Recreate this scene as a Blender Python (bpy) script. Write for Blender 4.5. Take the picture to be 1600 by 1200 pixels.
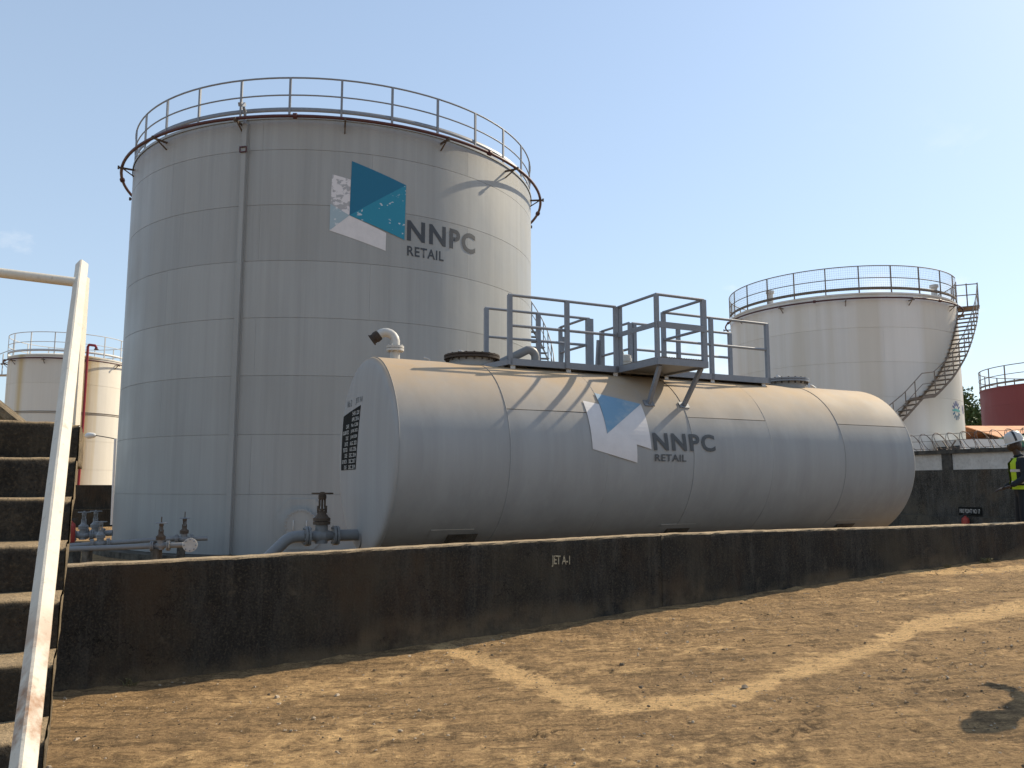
import bpy, bmesh, math, random
from math import sin, cos, pi, radians
from mathutils import Vector, Matrix, noise

# ------------------------------------------------------------------ scene, camera, sky, sun
for o in list(bpy.data.objects):
    bpy.data.objects.remove(o, do_unlink=True)
SC = bpy.context.scene
COL = SC.collection
random.seed(7)

cam_d = bpy.data.cameras.new('camera')
cam = bpy.data.objects.new('camera', cam_d); COL.objects.link(cam)
cam.location = (0, 0, 0)                                  # eye height is the scene's zero level
cam.rotation_euler = (radians(90 + 7.1), 0, 0)
cam_d.sensor_fit = 'HORIZONTAL'; cam_d.sensor_width = 36
cam_d.lens = 36 * 1285 / 1600
cam_d.clip_start = 0.05; cam_d.clip_end = 3000
SC.camera = cam

SUN_EL, SUN_AZ = radians(38), radians(54)                 # azimuth measured from +Y towards +X
SUN_DIR = Vector((sin(SUN_AZ) * cos(SUN_EL), cos(SUN_AZ) * cos(SUN_EL), sin(SUN_EL)))

world = bpy.data.worlds.new('World'); SC.world = world; world.use_nodes = True
wn, wl = world.node_tree.nodes, world.node_tree.links
wn.clear()
w_out = wn.new('ShaderNodeOutputWorld'); w_bg = wn.new('ShaderNodeBackground')
sky = wn.new('ShaderNodeTexSky'); sky.sky_type = 'NISHITA'; sky.sun_disc = False
sky.sun_elevation = SUN_EL; sky.sun_rotation = SUN_AZ
sky.air_density = 1.0; sky.dust_density = 0.45; sky.ozone_density = 1.0; sky.altitude = 300
w_bg.inputs['Strength'].default_value = 0.15
# thin cumulus drifting low over the haze
tc = wn.new('ShaderNodeTexCoord')
mp = wn.new('ShaderNodeMapping'); mp.inputs['Location'].default_value = (12.2, 0.7, 4.6); mp.inputs['Scale'].default_value = (1, 1, 1.9)
nz = wn.new('ShaderNodeTexNoise'); nz.inputs['Scale'].default_value = 4.2; nz.inputs['Detail'].default_value = 9; nz.inputs['Roughness'].default_value = 0.58
rp = wn.new('ShaderNodeValToRGB'); rp.color_ramp.elements[0].position = 0.585; rp.color_ramp.elements[1].position = 0.74
sepw = wn.new('ShaderNodeSeparateXYZ')
band = wn.new('ShaderNodeMapRange'); band.inputs['From Min'].default_value = 0.40; band.inputs['From Max'].default_value = 0.20
mulw = wn.new('ShaderNodeMath'); mulw.operation = 'MULTIPLY'
mixw = wn.new('ShaderNodeMixRGB'); mixw.inputs['Color2'].default_value = (5.2, 5.2, 5.15, 1)
wl.new(tc.outputs['Generated'], mp.inputs['Vector']); wl.new(mp.outputs[0], nz.inputs['Vector'])
wl.new(nz.outputs['Fac'], rp.inputs['Fac']); wl.new(tc.outputs['Generated'], sepw.inputs[0])
wl.new(sepw.outputs['Z'], band.inputs['Value']); wl.new(rp.outputs['Color'], mulw.inputs[0]); wl.new(band.outputs[0], mulw.inputs[1])
# milky harmattan veil, thicker towards the horizon
veil = wn.new('ShaderNodeMixRGB'); veil.inputs['Color2'].default_value = (2.45, 2.98, 3.5, 1)
vz = wn.new('ShaderNodeMapRange'); vz.inputs['From Min'].default_value = 0.0; vz.inputs['From Max'].default_value = 0.75; vz.inputs['To Min'].default_value = 0.70; vz.inputs['To Max'].default_value = 0.32
wl.new(sepw.outputs['Z'], vz.inputs['Value']); wl.new(vz.outputs[0], veil.inputs['Fac']); wl.new(sky.outputs[0], veil.inputs['Color1'])
wl.new(mulw.outputs[0], mixw.inputs['Fac']); wl.new(veil.outputs[0], mixw.inputs['Color1'])
wl.new(mixw.outputs[0], w_bg.inputs['Color']); wl.new(w_bg.outputs[0], w_out.inputs['Surface'])

sun_d = bpy.data.lights.new('sun', 'SUN'); sun_d.energy = 4.1; sun_d.angle = radians(0.55); sun_d.color = (1.0, 0.87, 0.66)
sun = bpy.data.objects.new('sun', sun_d); COL.objects.link(sun)
sun.rotation_euler = SUN_DIR.to_track_quat('Z', 'Y').to_euler()

SC.view_settings.view_transform = 'Standard'; SC.view_settings.look = 'None'
SC.view_settings.gamma = 1.0; SC.view_settings.use_curve_mapping = False
SC.view_settings.exposure = 0.55

# ------------------------------------------------------------------ frames of the place
A = radians(26.31)                                        # direction of the lying tank and of the bund in front of it
O = Vector((-1.843, 10.575, 0)); D = Vector((cos(A), sin(A), 0)); N = Vector((-sin(A), cos(A), 0))
def sn(s, n, z=0.0):
    p = O + D * s + N * n
    return Vector((p.x, p.y, z))
def lerp_tab(x, xs, ys):
    if x <= xs[0]: return ys[0]
    for i in range(1, len(xs)):
        if x <= xs[i]:
            t = (x - xs[i-1]) / (xs[i] - xs[i-1]); return ys[i-1] + t * (ys[i] - ys[i-1])
    return ys[-1]
GS = [-40, -3.25, -1.78, -.85, .19, 1.2, 2.62, 4.2, 6.44, 9.17, 14, 60]
GV = [-1.66, -1.635, -1.603, -1.57, -1.51, -1.449, -1.36, -1.274, -1.136, -1.049, -1.0, -1.0]
FS = [-40, 5, 8, 9.3, 13, 40]; FV = [-1.86, -1.86, -1.25, -1.02, -1.08, -1.1]
TS = [-9, -3.25, -2.56, -1.78, -.85, .19, 1.2, 2.62, 4.2, 6.44, 9.17, 14]
TV = [-.65, -.635, -.627, -.613, -.594, -.573, -.558, -.536, -.531, -.539, -.533, -.53]
def gz(s, n):
    if n > -2.53 and s < 13.6 and n < 29: return lerp_tab(s, FS, FV)
    return lerp_tab(s, GS, GV)

# ------------------------------------------------------------------ mesh helpers
class MB:
    def __init__(s): s.v = []; s.f = []; s.m = []; s.sm = []
    def add(s, vs, fs, m=0, smooth=False):
        b = len(s.v); s.v += [tuple(p) for p in vs]
        for f in fs: s.f.append(tuple(b + i for i in f)); s.m.append(m); s.sm.append(smooth)
    def box(s, c, size, rot=None, m=0):
        hx, hy, hz = size[0]/2, size[1]/2, size[2]/2
        vs = [Vector((x, y, z)) for x in (-hx, hx) for y in (-hy, hy) for z in (-hz, hz)]
        if rot is not None: vs = [rot @ v for v in vs]
        vs = [v + Vector(c) for v in vs]
        s.add(vs, [(0,1,3,2), (4,6,7,5), (0,4,5,1), (2,3,7,6), (0,2,6,4), (1,5,7,3)], m)
    def bar(s, a, b, w, h, up=(0,0,1), m=0):             # rectangular bar from a to b
        a, b = Vector(a), Vector(b); t = (b - a); L = t.length; t.normalize()
        u = Vector(up); x = t.cross(u)
        if x.length < 1e-4: x = t.cross(Vector((1,0,0)))
        x.normalize(); y = x.cross(t)
        R = Matrix((x, t, y)).transposed()
        s.box((a + b) / 2, (w, L, h), R, m)
    def tube(s, pts, r, k=8, m=0, closed=False, caps=True, radii=None, smooth=True):
        pts = [Vector(p) for p in pts]; n = len(pts); vs = []; prev = None
        for i, p in enumerate(pts):
            if closed: t = pts[(i+1) % n] - pts[i-1]
            else: t = pts[min(i+1, n-1)] - pts[max(i-1, 0)]
            t.normalize()
            if prev is None:
                u = Vector((0,0,1)) if abs(t.z) < .9 else Vector((1,0,0))
                x = t.cross(u).normalized()
            else:
                x = prev - t * prev.dot(t); x.normalize()
            prev = x; y = t.cross(x); rr = radii[i] if radii else r
            for j in range(k):
                a = 2*pi*j/k; vs.append(p + x*cos(a)*rr + y*sin(a)*rr)
        fs = []
        for i in range(n if closed else n-1):
            i2 = (i+1) % n
            for j in range(k):
                j2 = (j+1) % k; fs.append((i*k+j, i*k+j2, i2*k+j2, i2*k+j))
        s.add(vs, fs, m, smooth)
        if caps and not closed:
            s.add(vs[:k], [tuple(reversed(range(k)))], m); s.add(vs[-k:], [tuple(range(k))], m)
    def ring(s, R, z, r, k=6, n=96, m=0, a0=0, a1=2*pi, c=(0,0)):
        full = abs(a1 - a0 - 2*pi) < 1e-6
        cnt = n if full else n + 1
        s.tube([(c[0]+R*sin(a0+(a1-a0)*i/n), c[1]-R*cos(a0+(a1-a0)*i/n), z) for i in range(cnt)], r, k, m, closed=full)
    def lathe(s, prof, k=24, m=0, axis=None, loc=(0,0,0), smooth=True, cap0=False, cap1=False):
        R = Matrix.Identity(3)
        if axis is not None: R = Vector((0,0,1)).rotation_difference(Vector(axis).normalized()).to_matrix()
        L = Vector(loc)
        for i in range(len(prof)-1):                       # every band has its own verts: crisp corners
            (r0, z0), (r1, z1) = prof[i], prof[i+1]
            vs = [R @ Vector((r*cos(2*pi*j/k), r*sin(2*pi*j/k), z)) + L for (r, z) in ((r0, z0), (r1, z1)) for j in range(k)]
            s.add(vs, [(j, (j+1) % k, k+(j+1) % k, k+j) for j in range(k)], m, smooth)
        for fl, (r, z), rev in ((cap0, prof[0], True), (cap1, prof[-1], False)):
            if fl:
                vs = [R @ Vector((r*cos(2*pi*j/k), r*sin(2*pi*j/k), z)) + L for j in range(k)]
                s.add(vs, [tuple(reversed(range(k))) if rev else tuple(range(k))], m)
    def smooth_lathe(s, prof, k=48, m=0, axis=None, loc=(0,0,0)):
        R = Matrix.Identity(3)
        if axis is not None: R = Vector((0,0,1)).rotation_difference(Vector(axis).normalized()).to_matrix()
        L = Vector(loc); vs = [R @ Vector((r*cos(2*pi*j/k), r*sin(2*pi*j/k), z)) + L for (r, z) in prof for j in range(k)]
        fs = [(i*k+j, i*k+(j+1) % k, (i+1)*k+(j+1) % k, (i+1)*k+j) for i in range(len(prof)-1) for j in range(k)]
        s.add(vs, fs, m, True)
    def mesh(s, name):
        me = bpy.data.meshes.new(name); me.from_pydata(s.v, [], s.f)
        me.polygons.foreach_set('material_index', s.m); me.polygons.foreach_set('use_smooth', s.sm)
        me.update(); return me
    def build(s, name, mats, parent=None, loc=None, rotz=None):
        me = s.mesh(name)
        for m in (mats if isinstance(mats, (list, tuple)) else [mats]): me.materials.append(m)
        return place(name, me, parent, loc, rotz)
def place(name, me, parent=None, loc=None, rotz=None):
    o = bpy.data.objects.new(name, me); COL.objects.link(o)
    if parent: o.parent = parent
    if loc is not None: o.location = loc
    if rotz is not None: o.rotation_euler = (0, 0, rotz)
    return o
def thing(name, label, cat, loc=(0,0,0), rotz=0, group=None):
    o = bpy.data.objects.new(name, None); COL.objects.link(o); o.empty_display_size = .2
    o.location = loc; o.rotation_euler = (0, 0, rotz)
    return tag(o, label, cat, group)
def tag(o, label, cat, group=None):
    o['label'] = label; o['category'] = cat
    if group: o['group'] = group
    return o
def fbm(x, y, z=0.0, oct=4):
    v = 0; a = .5
    for i in range(oct):
        v += a * noise.noise(Vector((x, y, z))); x *= 2.03; y *= 2.03; z *= 2.03; a *= .5
    return v

# ------------------------------------------------------------------ materials
class NT:
    def __init__(s, name):
        s.mat = bpy.data.materials.new(name); s.mat.use_nodes = True
        s.n = s.mat.node_tree.nodes; s.l = s.mat.node_tree.links
        s.b = s.n['Principled BSDF']
        s.geo = s.n.new('ShaderNodeNewGeometry')
    def node(s, t, **kw):
        n = s.n.new(t)
        for k, v in kw.items():
            if k in n.inputs: n.inputs[k].default_value = v
            else: setattr(n, k, v)
        return n
    def pos(s, scale=(1,1,1), rotz=0.0, loc=(0,0,0)):
        m = s.node('ShaderNodeMapping'); m.inputs['Scale'].default_value = scale; m.inputs['Rotation'].default_value = (0,0,rotz); m.inputs['Location'].default_value = loc
        s.l.new(s.geo.outputs['Position'], m.inputs['Vector']); return m.outputs[0]
    def noise(s, scale, detail=6, rough=.6, vec=None, dist=0.0):
        n = s.node('ShaderNodeTexNoise', Scale=scale, Detail=detail, Roughness=rough, Distortion=dist)
        s.l.new(vec if vec is not None else s.pos(), n.inputs['Vector']); return n.outputs['Fac']
    def ramp(s, fac, lo, hi, c0=0.0, c1=1.0):
        m = s.node('ShaderNodeMapRange'); m.inputs['From Min'].default_value = lo; m.inputs['From Max'].default_value = hi
        m.inputs['To Min'].default_value = c0; m.inputs['To Max'].default_value = c1
        s.l.new(fac, m.inputs['Value']); return m.outputs[0]
    def mix(s, fac, a, b, mode='MIX'):
        m = s.node('ShaderNodeMixRGB', blend_type=mode)
        for sock, v in ((m.inputs['Fac'], fac), (m.inputs['Color1'], a), (m.inputs['Color2'], b)):
            if isinstance(v, (int, float)): sock.default_value = v if sock.name == 'Fac' else (v, v, v, 1)
            elif isinstance(v, (tuple, list)): sock.default_value = (*v[:3], 1)
            else: s.l.new(v, sock)
        return m.outputs[0]
    def math(s, op, a, b=0.0):
        m = s.node('ShaderNodeMath', operation=op)
        for sock, v in ((m.inputs[0], a), (m.inputs[1], b)):
            if isinstance(v, (int, float)): sock.default_value = v
            else: s.l.new(v, sock)
        return m.outputs[0]
    def normal_z(s):
        x = s.node('ShaderNodeSeparateXYZ'); s.l.new(s.geo.outputs['Normal'], x.inputs[0]); return x.outputs['Z']
    def pos_z(s):
        x = s.node('ShaderNodeSeparateXYZ'); s.l.new(s.geo.outputs['Position'], x.inputs[0]); return x.outputs['Z']
    def rand(s):
        return s.node('ShaderNodeObjectInfo').outputs['Random']
    def attr(s, name):
        a = s.node('ShaderNodeAttribute', attribute_name=name); return a.outputs['Fac']
    def bump(s, h, strength=.3, dist=.02):
        b = s.node('ShaderNodeBump'); b.inputs['Strength'].default_value = strength; b.inputs['Distance'].default_value = dist
        s.l.new(h, b.inputs['Height']); s.l.new(b.outputs[0], s.b.inputs['Normal'])
    def done(s, color, rough=.6, metal=0.0, spec=.5):
        if isinstance(color, (tuple, list)): s.b.inputs['Base Color'].default_value = (*color[:3], 1)
        else: s.l.new(color, s.b.inputs['Base Color'])
        if isinstance(rough, (int, float)): s.b.inputs['Roughness'].default_value = rough
        else: s.l.new(rough, s.b.inputs['Roughness'])
        s.b.inputs['Metallic'].default_value = metal
        s.b.inputs['Specular IOR Level'].default_value = spec
        return s.mat

def tank_paint(name, col, streak=.35, dust_sun=.0, stain=None, rough=.42, stain_amt=.5, var=.05, wav=.25):
    t = NT(name)
    st = t.noise(1.0, 8, .65, t.pos((2.6, 2.6, .10)))
    st2 = t.noise(1.0, 6, .6, t.pos((9, 9, .22), loc=(3, 1, 7)))
    bl = t.noise(.55, 5, .55, t.pos((1, 1, .7), loc=(11, 5, 2)))
    c = t.mix(t.ramp(st, .40, .72, 0, streak), col, tuple(x*.72 for x in col))
    c = t.mix(t.ramp(st2, .50, .78, 0, streak*.7), c, tuple(min(1, x*1.18) for x in col))
    c = t.mix(t.ramp(bl, .35, .7, 0, .30), c, tuple(x*y for x, y in zip(col, (.90, .86, .80))))
    if stain:
        sx = t.noise(1.0, 5, .55, t.pos((.55, .55, .012), loc=(4.3, 0, 0)))
        c = t.mix(t.ramp(sx, .47, .57, 0, stain_amt), c, stain)
    r = t.ramp(t.rand(), 0, 1, 1-var, 1+var)
    c = t.mix(1.0, c, r, 'MULTIPLY')
    if dust_sun:
        nz = t.ramp(t.normal_z(), .30, .85, 0, dust_sun)
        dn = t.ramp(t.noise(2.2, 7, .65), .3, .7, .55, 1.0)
        c = t.mix(t.math('MULTIPLY', nz, dn), c, (.45, .305, .165))  # tan on upward faces: dust plus warm sunlight painted into the colour
    spk = t.noise(60, 3, .6)
    c = t.mix(t.ramp(spk, .70, .76, 0, .35), c, (.12, .095, .07))
    wv = t.noise(.9, 3, .5, t.pos((1, 1, .8)))
    fine = t.noise(35, 4, .6)
    h = t.math('ADD', t.math('MULTIPLY', wv, 1.0), t.math('MULTIPLY', fine, .03))
    t.bump(h, wav, .05)
    return t.done(c, t.ramp(bl, .3, .7, rough-.05, rough+.15), 0, .3)

def plain(name, col, rough=.55, amt=.25, scale=8, metal=0.0, spec=.4, bump=.15, chip=None, chip_lo=.62):
    t = NT(name)
    n1 = t.noise(scale, 7, .62)
    c = t.mix(t.ramp(n1, .35, .7, 0, amt), col, tuple(x*.55 for x in col))
    if chip:
        n2 = t.noise(scale*2.3, 8, .7, t.pos(loc=(5, 8, 1)))
        c = t.mix(t.ramp(n2, chip_lo, chip_lo+.05, 0, .9), c, chip)
    t.bump(n1, bump, .01)
    return t.done(c, rough, metal, spec)

GREY = (.40, .405, .41)
M = {}
M['grey_tank'] = tank_paint('grey_tank_paint', (.335, .340, .330), .62, 0, None, .40)
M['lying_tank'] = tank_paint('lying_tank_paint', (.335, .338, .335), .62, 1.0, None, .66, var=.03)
M['white_tank'] = tank_paint('white_tank_paint', (.70, .68, .645), .28, 0, (.50, .43, .31), .5, .36, .03)
M['cream_tank'] = tank_paint('cream_tank_paint', (.68, .64, .56), .30, 0, (.55, .41, .19), .5, .85, .03)
M['maroon_tank'] = tank_paint('maroon_tank_paint', (.20, .052, .055), .30, 0, None, .6)
M['rail'] = plain('grey_rail_paint', (.22, .235, .26), .45, .3, 14)
M['rail_light'] = plain('pale_rail_paint', (.55, .55, .54), .5, .3, 10)
M['rail_brown'] = plain('weathered_rail_paint', (.20, .165, .135), .7, .5, 12)
M['pipe_red'] = plain('oxide_red_pipe', (.085, .030, .032), .5, .45, 9)
M['bright_red'] = plain('bright_red_paint', (.27, .022, .028), .4, .25, 9)
M['pipe_grey'] = plain('grey_pipe_paint', (.215, .212, .208), .42, .25, 9)
M['pipe_pale'] = plain('pale_pipe_paint', (.52, .50, .46), .5, .3, 12, chip=(.20, .11, .06), chip_lo=.68)
M['rust'] = plain('rusty_iron', (.105, .075, .052), .85, .6, 20, bump=.5)
M['dark_rust'] = plain('dark_rusted_edge', (.06, .045, .035), .9, .6, 25, bump=.6)
M['steel_dark'] = plain('dark_steel', (.03, .03, .033), .5, .3, 20)
M['extinguisher'] = plain('extinguisher_red', (.36, .045, .03), .45, .2, 9)
M['vinyl_white'] = plain('decal_white', (.66, .63, .62), .55, .22, 5)
M['letter'] = plain('lettering_dark_grey', (.050, .054, .060), .5, .15, 10)
M['sign_grey'] = plain('sign_panel_dark', (.016, .017, .016), .9, .2, 10, spec=.1)
M['stencil'] = plain('stencil_cream', (.46, .40, .27), .8, .5, 30, chip=(.03, .028, .024), chip_lo=.55)
M['sign_white'] = plain('sign_lettering', (.5, .5, .48), .6, .3, 40)

def decal(name, col, peel, lo, hi, scale=3.2):
    t = NT(name); n1 = t.noise(scale, 9, .62, t.pos((1, 1, 1.3), loc=(2.2, .7, 1.1)))
    n2 = t.noise(9, 5, .6)
    c = t.mix(t.ramp(n2, .3, .7, 0, .14), col, tuple(x*.8 for x in col))
    c = t.mix(t.ramp(n1, lo, hi, 0, 1), c, peel)
    return t.done(c, .5, 0, .35)
M['blue_dark'] = decal('decal_deep_blue', (.010, .135, .235), (.010, .135, .235), .9, .95)
M['blue_mid'] = decal('decal_teal_blue', (.020, .225, .330), (.46, .53, .57), .625, .64, 5.0)
M['peel_white'] = decal('decal_peeling_white', (.66, .63, .63), (.37, .365, .37), .49, .52, 5.5)
M['pale_teal'] = decal('decal_faded_teal', (.33, .42, .46), (.55, .57, .58), .60, .62, 4.0)
M['blue_faded'] = decal('decal_faded_blue', (.16, .29, .41), (.30, .37, .42), .46, .66, 3.0)

def black_concrete(name, base, dusty, low_dirt=None, low=(-1.6, -1.2)):
    t = NT(name)
    up = t.noise(1.0, 8, .7, t.pos((7, 7, 1.6)))
    fine = t.noise(55, 5, .7)
    bl = t.noise(1.1, 6, .6)
    c = t.mix(t.ramp(up, .45, .70, 0, .9), base, tuple(x*2.3 for x in base))
    c = t.mix(t.ramp(t.noise(1.0, 8, .7, t.pos((16, 16, .9), loc=(1, 2, 3))), .54, .68, 0, .6), c, tuple(x*2.6 for x in base))
    c = t.mix(t.ramp(fine, .52, .70, 0, .85), c, tuple(x*y for x, y in zip(base, (3.6, 3.2, 2.6))))
    c = t.mix(t.ramp(fine, .46, .34, 0, .7), c, tuple(x*.35 for x in base))
    c = t.mix(t.ramp(bl, .48, .68, 0, .75), c, tuple(x*y for x, y in zip(base, (2.6, 2.35, 1.9))))
    c = t.mix(t.ramp(t.noise(.8, 7, .66, t.pos((1, 1, .6), loc=(2, 5, 8))), .54, .70, 0, .6), c, tuple(x*y for x, y in zip(base, (2.6, 1.75, 1.15))))
    vo = t.node('ShaderNodeTexVoronoi', feature='DISTANCE_TO_EDGE', Scale=1.1)
    wp = t.node('ShaderNodeVectorMath', operation='ADD'); nv = t.node('ShaderNodeTexNoise', Scale=3.0, Detail=6.0, Roughness=.7)
    t.l.new(t.geo.outputs['Position'], nv.inputs['Vector']); t.l.new(nv.outputs['Color'], wp.inputs[1]); t.l.new(t.geo.outputs['Position'], wp.inputs[0]); t.l.new(wp.outputs[0], vo.inputs['Vector'])
    crack = t.math('MULTIPLY', t.ramp(vo.outputs['Distance'], .010, .003, 0, 1), t.ramp(t.noise(.7, 3, .5, t.pos(loc=(5, 5, 5))), .50, .60, 0, 1))
    c = t.mix(crack, c, tuple(x*.25 for x in base))
    sp = t.noise(2.4, 8, .72, t.pos(loc=(3, 9, 4)))
    c = t.mix(t.ramp(sp, .62, .72, 0, .55), c, (.13, .105, .075))
    if low_dirt:
        g = t.attr('low')
        k = t.math('MULTIPLY', g, t.ramp(t.noise(2.0, 7, .68, t.pos(loc=(7, 3, 0))), .38, .58, 0, 1))
        c = t.mix(k, c, low_dirt)
    hz = t.ramp(t.normal_z(), .45, .85, 0, 1)                # sand and dust lying on the flat top
    dn = t.mix(t.ramp(t.noise(9, 7, .7), .35, .7), dusty, tuple(x*.62 for x in dusty))
    c = t.mix(hz, c, dn)
    h = t.math('ADD', t.math('MULTIPLY', fine, .5), t.math('MULTIPLY', up, .8))
    t.bump(h, 1.0, .03)
    return t.done(c, .9, 0, .2)
DUST = (.46, .345, .215)
M['bund_black'] = black_concrete('black_bund_concrete', (.0275, .0252, .0215), DUST, (.155, .112, .068))
M['bund_grey'] = black_concrete('faded_black_concrete', (.048, .047, .043), (.10, .09, .075))
M['stair_black'] = black_concrete('black_stair_concrete', (.027, .023, .018), (.40, .29, .17))
def rough_concrete(name, col, dark, scale=6):
    t = NT(name); a = t.noise(scale, 9, .7); b = t.noise(scale*7, 5, .7)
    c = t.mix(t.ramp(a, .38, .62), col, dark); c = t.mix(t.ramp(b, .5, .75, 0, .5), c, tuple(x*.5 for x in dark))
    t.bump(t.math('ADD', a, t.math('MULTIPLY', b, .5)), .9, .03)
    return t.done(c, .92, 0, .2)
M['stair_side'] = rough_concrete('stair_side_concrete', (.26, .20, .125), (.10, .08, .055), 9)
M['worn_edge'] = rough_concrete('worn_edge_concrete', (.42, .30, .17), (.22, .155, .09), 11)
M['plinth'] = rough_concrete('plinth_concrete', (.16, .14, .11), (.06, .052, .042), 4)
M['white_wall'] = rough_concrete('whitewashed_wall', (.62, .59, .55), (.50, .47, .43), 2.0)
M['wall_black'] = rough_concrete('black_coping', (.045, .043, .04), (.11, .10, .085), 5)
M['wire'] = plain('razor_wire', (.16, .12, .10), .6, .4, 20, .6)
M['roof_orange'] = rough_concrete('faded_orange_roof', (.78, .42, .25), (.66, .36, .22), 1.2)
M['truck_green'] = plain('green_tanker_paint', (.035, .17, .085), .35, .35, 1.5)
M['truck_dark'] = plain('dark_chassis', (.02, .02, .02), .7, .3, 5)
M['truck_white'] = plain('truck_white_paint', (.7, .7, .68), .4, .2, 3)
M['glass'] = plain('dark_glass', (.02, .025, .03), .08, .1, 3, spec=.6, bump=0)
M['lamp_white'] = plain('lamp_white', (.7, .7, .68), .4, .1, 6)

def white_rail():
    t = NT('chipped_white_handrail'); a = t.noise(6, 8, .7, t.pos((1, 1, .5))); b = t.noise(40, 6, .7); r = t.noise(3.0, 7, .66, t.pos(loc=(1.3, 4, 2)))
    c = t.mix(t.ramp(a, .4, .7, 0, .5), (.66, .60, .50), (.50, .43, .34))
    c = t.mix(t.ramp(b, .58, .70, 0, .55), c, (.30, .26, .21))
    k = t.math('MULTIPLY', t.ramp(t.pos_z(), -.32, -.56), t.ramp(r, .46, .58))
    c = t.mix(k, c, (.27, .115, .04))
    c = t.mix(t.ramp(r, .63, .70, 0, .8), c, (.33, .24, .18))
    t.bump(t.math('ADD', a, t.math('MULTIPLY', b, .5)), .35, .01)
    return t.done(c, .6, 0, .3)
M['white_rail'] = white_rail()

def ground_mat():
    t = NT('dusty_compacted_earth')
    big = t.noise(.55, 6, .6); mid = t.noise(2.6, 9, .70, t.pos(loc=(4, 2, 0))); fine = t.noise(32, 8, .78); grit = t.noise(130, 4, .75)
    small = t.noise(7.5, 9, .72, t.pos(loc=(8, 3, 1)))
    st = t.noise(1.0, 9, .70, t.pos((1.3, 13, 1), radians(14)), .6)            # drag marks of tyres and brooms
    st2 = t.noise(1.0, 8, .70, t.pos((9.0, 1.1, 1), radians(34), (3, 2, 0)), .5)
    base = t.mix(t.ramp(big, .38, .62), (.170, .118, .070), (.215, .148, .084))
    base = t.mix(t.ramp(mid, .46, .66, 0, .65), base, (.31, .212, .118))
    base = t.mix(t.ramp(mid, .48, .30, 0, .60), base, (.118, .086, .056))
    base = t.mix(t.ramp(small, .53, .64, 0, .70), base, (.38, .265, .150))
    base = t.mix(t.ramp(small, .46, .36, 0, .70), base, (.080, .058, .038))
    base = t.mix(t.ramp(st, .49, .40, 0, .70), base, (.070, .050, .032))
    base = t.mix(t.ramp(st2, .56, .74, 0, .50), base, (.37, .255, .140))
    sand = t.mix(t.ramp(mid, .3, .7), (.49, .345, .190), (.37, .26, .145))
    sand = t.mix(t.ramp(small, .46, .28, 0, .65), sand, (.20, .142, .085))
    sand = t.mix(t.ramp(st, .48, .34, 0, .5), sand, (.22, .155, .092))
    edge = t.math('ADD', t.math('SUBTRACT', small, .5), t.math('MULTIPLY', t.math('SUBTRACT', fine, .5), .55))
    k = t.math('ADD', t.attr('path'), t.math('MULTIPLY', edge, 2.3))
    base = t.mix(t.ramp(k, .34, .74, 0, .92), base, sand)
    dk = t.math('ADD', t.attr('rut'), t.math('MULTIPLY', t.math('SUBTRACT', t.noise(14, 7, .7), .5), 1.6))
    base = t.mix(t.ramp(dk, .50, .80, 0, .85), base, (.045, .032, .022))
    base = t.mix(t.ramp(fine, .52, .62, 0, .72), base, (.075, .054, .035))
    base = t.mix(t.ramp(fine, .46, .36, 0, .60), base, (.36, .26, .15))
    base = t.mix(t.ramp(grit, .60, .70, 0, .70), base, (.42, .32, .20))
    base = t.mix(t.ramp(grit, .40, .30, 0, .70), base, (.055, .04, .028))
    h = t.math('ADD', t.math('MULTIPLY', fine, .8), t.math('MULTIPLY', st, 1.0))
    h = t.math('ADD', h, t.math('MULTIPLY', small, 1.2))
    h = t.math('ADD', h, t.math('MULTIPLY', grit, .30)); h = t.math('ADD', h, t.math('MULTIPLY', t.attr('rut'), -.5))
    base = t.mix(1.0, base, (1.66, 1.54, 1.33), 'MULTIPLY')
    t.bump(h, 1.0, .035)
    return t.done(base, .95, 0, .1)
M['earth'] = ground_mat()
def leaf_mat(name, a, b):
    t = NT(name); n = t.noise(1.4, 4, .6)
    c = t.mix(t.ramp(n, .35, .65), a, b); mat = t.done(c, .6, 0, .3); return mat
M['leaf'] = leaf_mat('tree_leaves', (.075, .125, .045), (.13, .175, .075))
M['leaf_dry'] = leaf_mat('dry_weeds', (.20, .15, .07), (.12, .11, .045))
M['bark'] = plain('tree_bark', (.09, .07, .05), .9, .5, 6)
M['stone'] = plain('loose_stones', (.46, .36, .25), .9, .6, 12)
M['stone_dark'] = plain('dark_clods', (.13, .095, .06), .95, .5, 12)

# ------------------------------------------------------------------ ground
def axis_lines(a, b, step, far):
    xs = []; x = a
    while x <= b + 1e-6: xs.append(x); x += step
    d = step; lo = a; hi = b; L = []; H = []
    while lo > -far: d *= 1.28; lo -= d; L.append(lo)
    d = step
    while hi < far: d *= 1.28; hi += d; H.append(hi)
    return list(reversed(L)) + xs + H
def seg_dist(px, py, pts):
    best = 1e9
    for i in range(len(pts)-1):
        ax, ay = pts[i]; bx, by = pts[i+1]; dx, dy = bx-ax, by-ay
        t = max(0, min(1, ((px-ax)*dx + (py-ay)*dy) / (dx*dx+dy*dy + 1e-9)))
        best = min(best, math.hypot(px-ax-t*dx, py-ay-t*dy))
    return best
PATH = [(-.03, -2.75), (.05, -3.27), (.10, -3.95), (.10, -4.84), (.25, -5.38), (.88, -5.55), (1.52, -5.45), (2.19, -5.36), (2.92, -5.2), (3.7, -4.95), (4.38, -4.85), (5.4, -4.95), (9.0, -5.2)]
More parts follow.
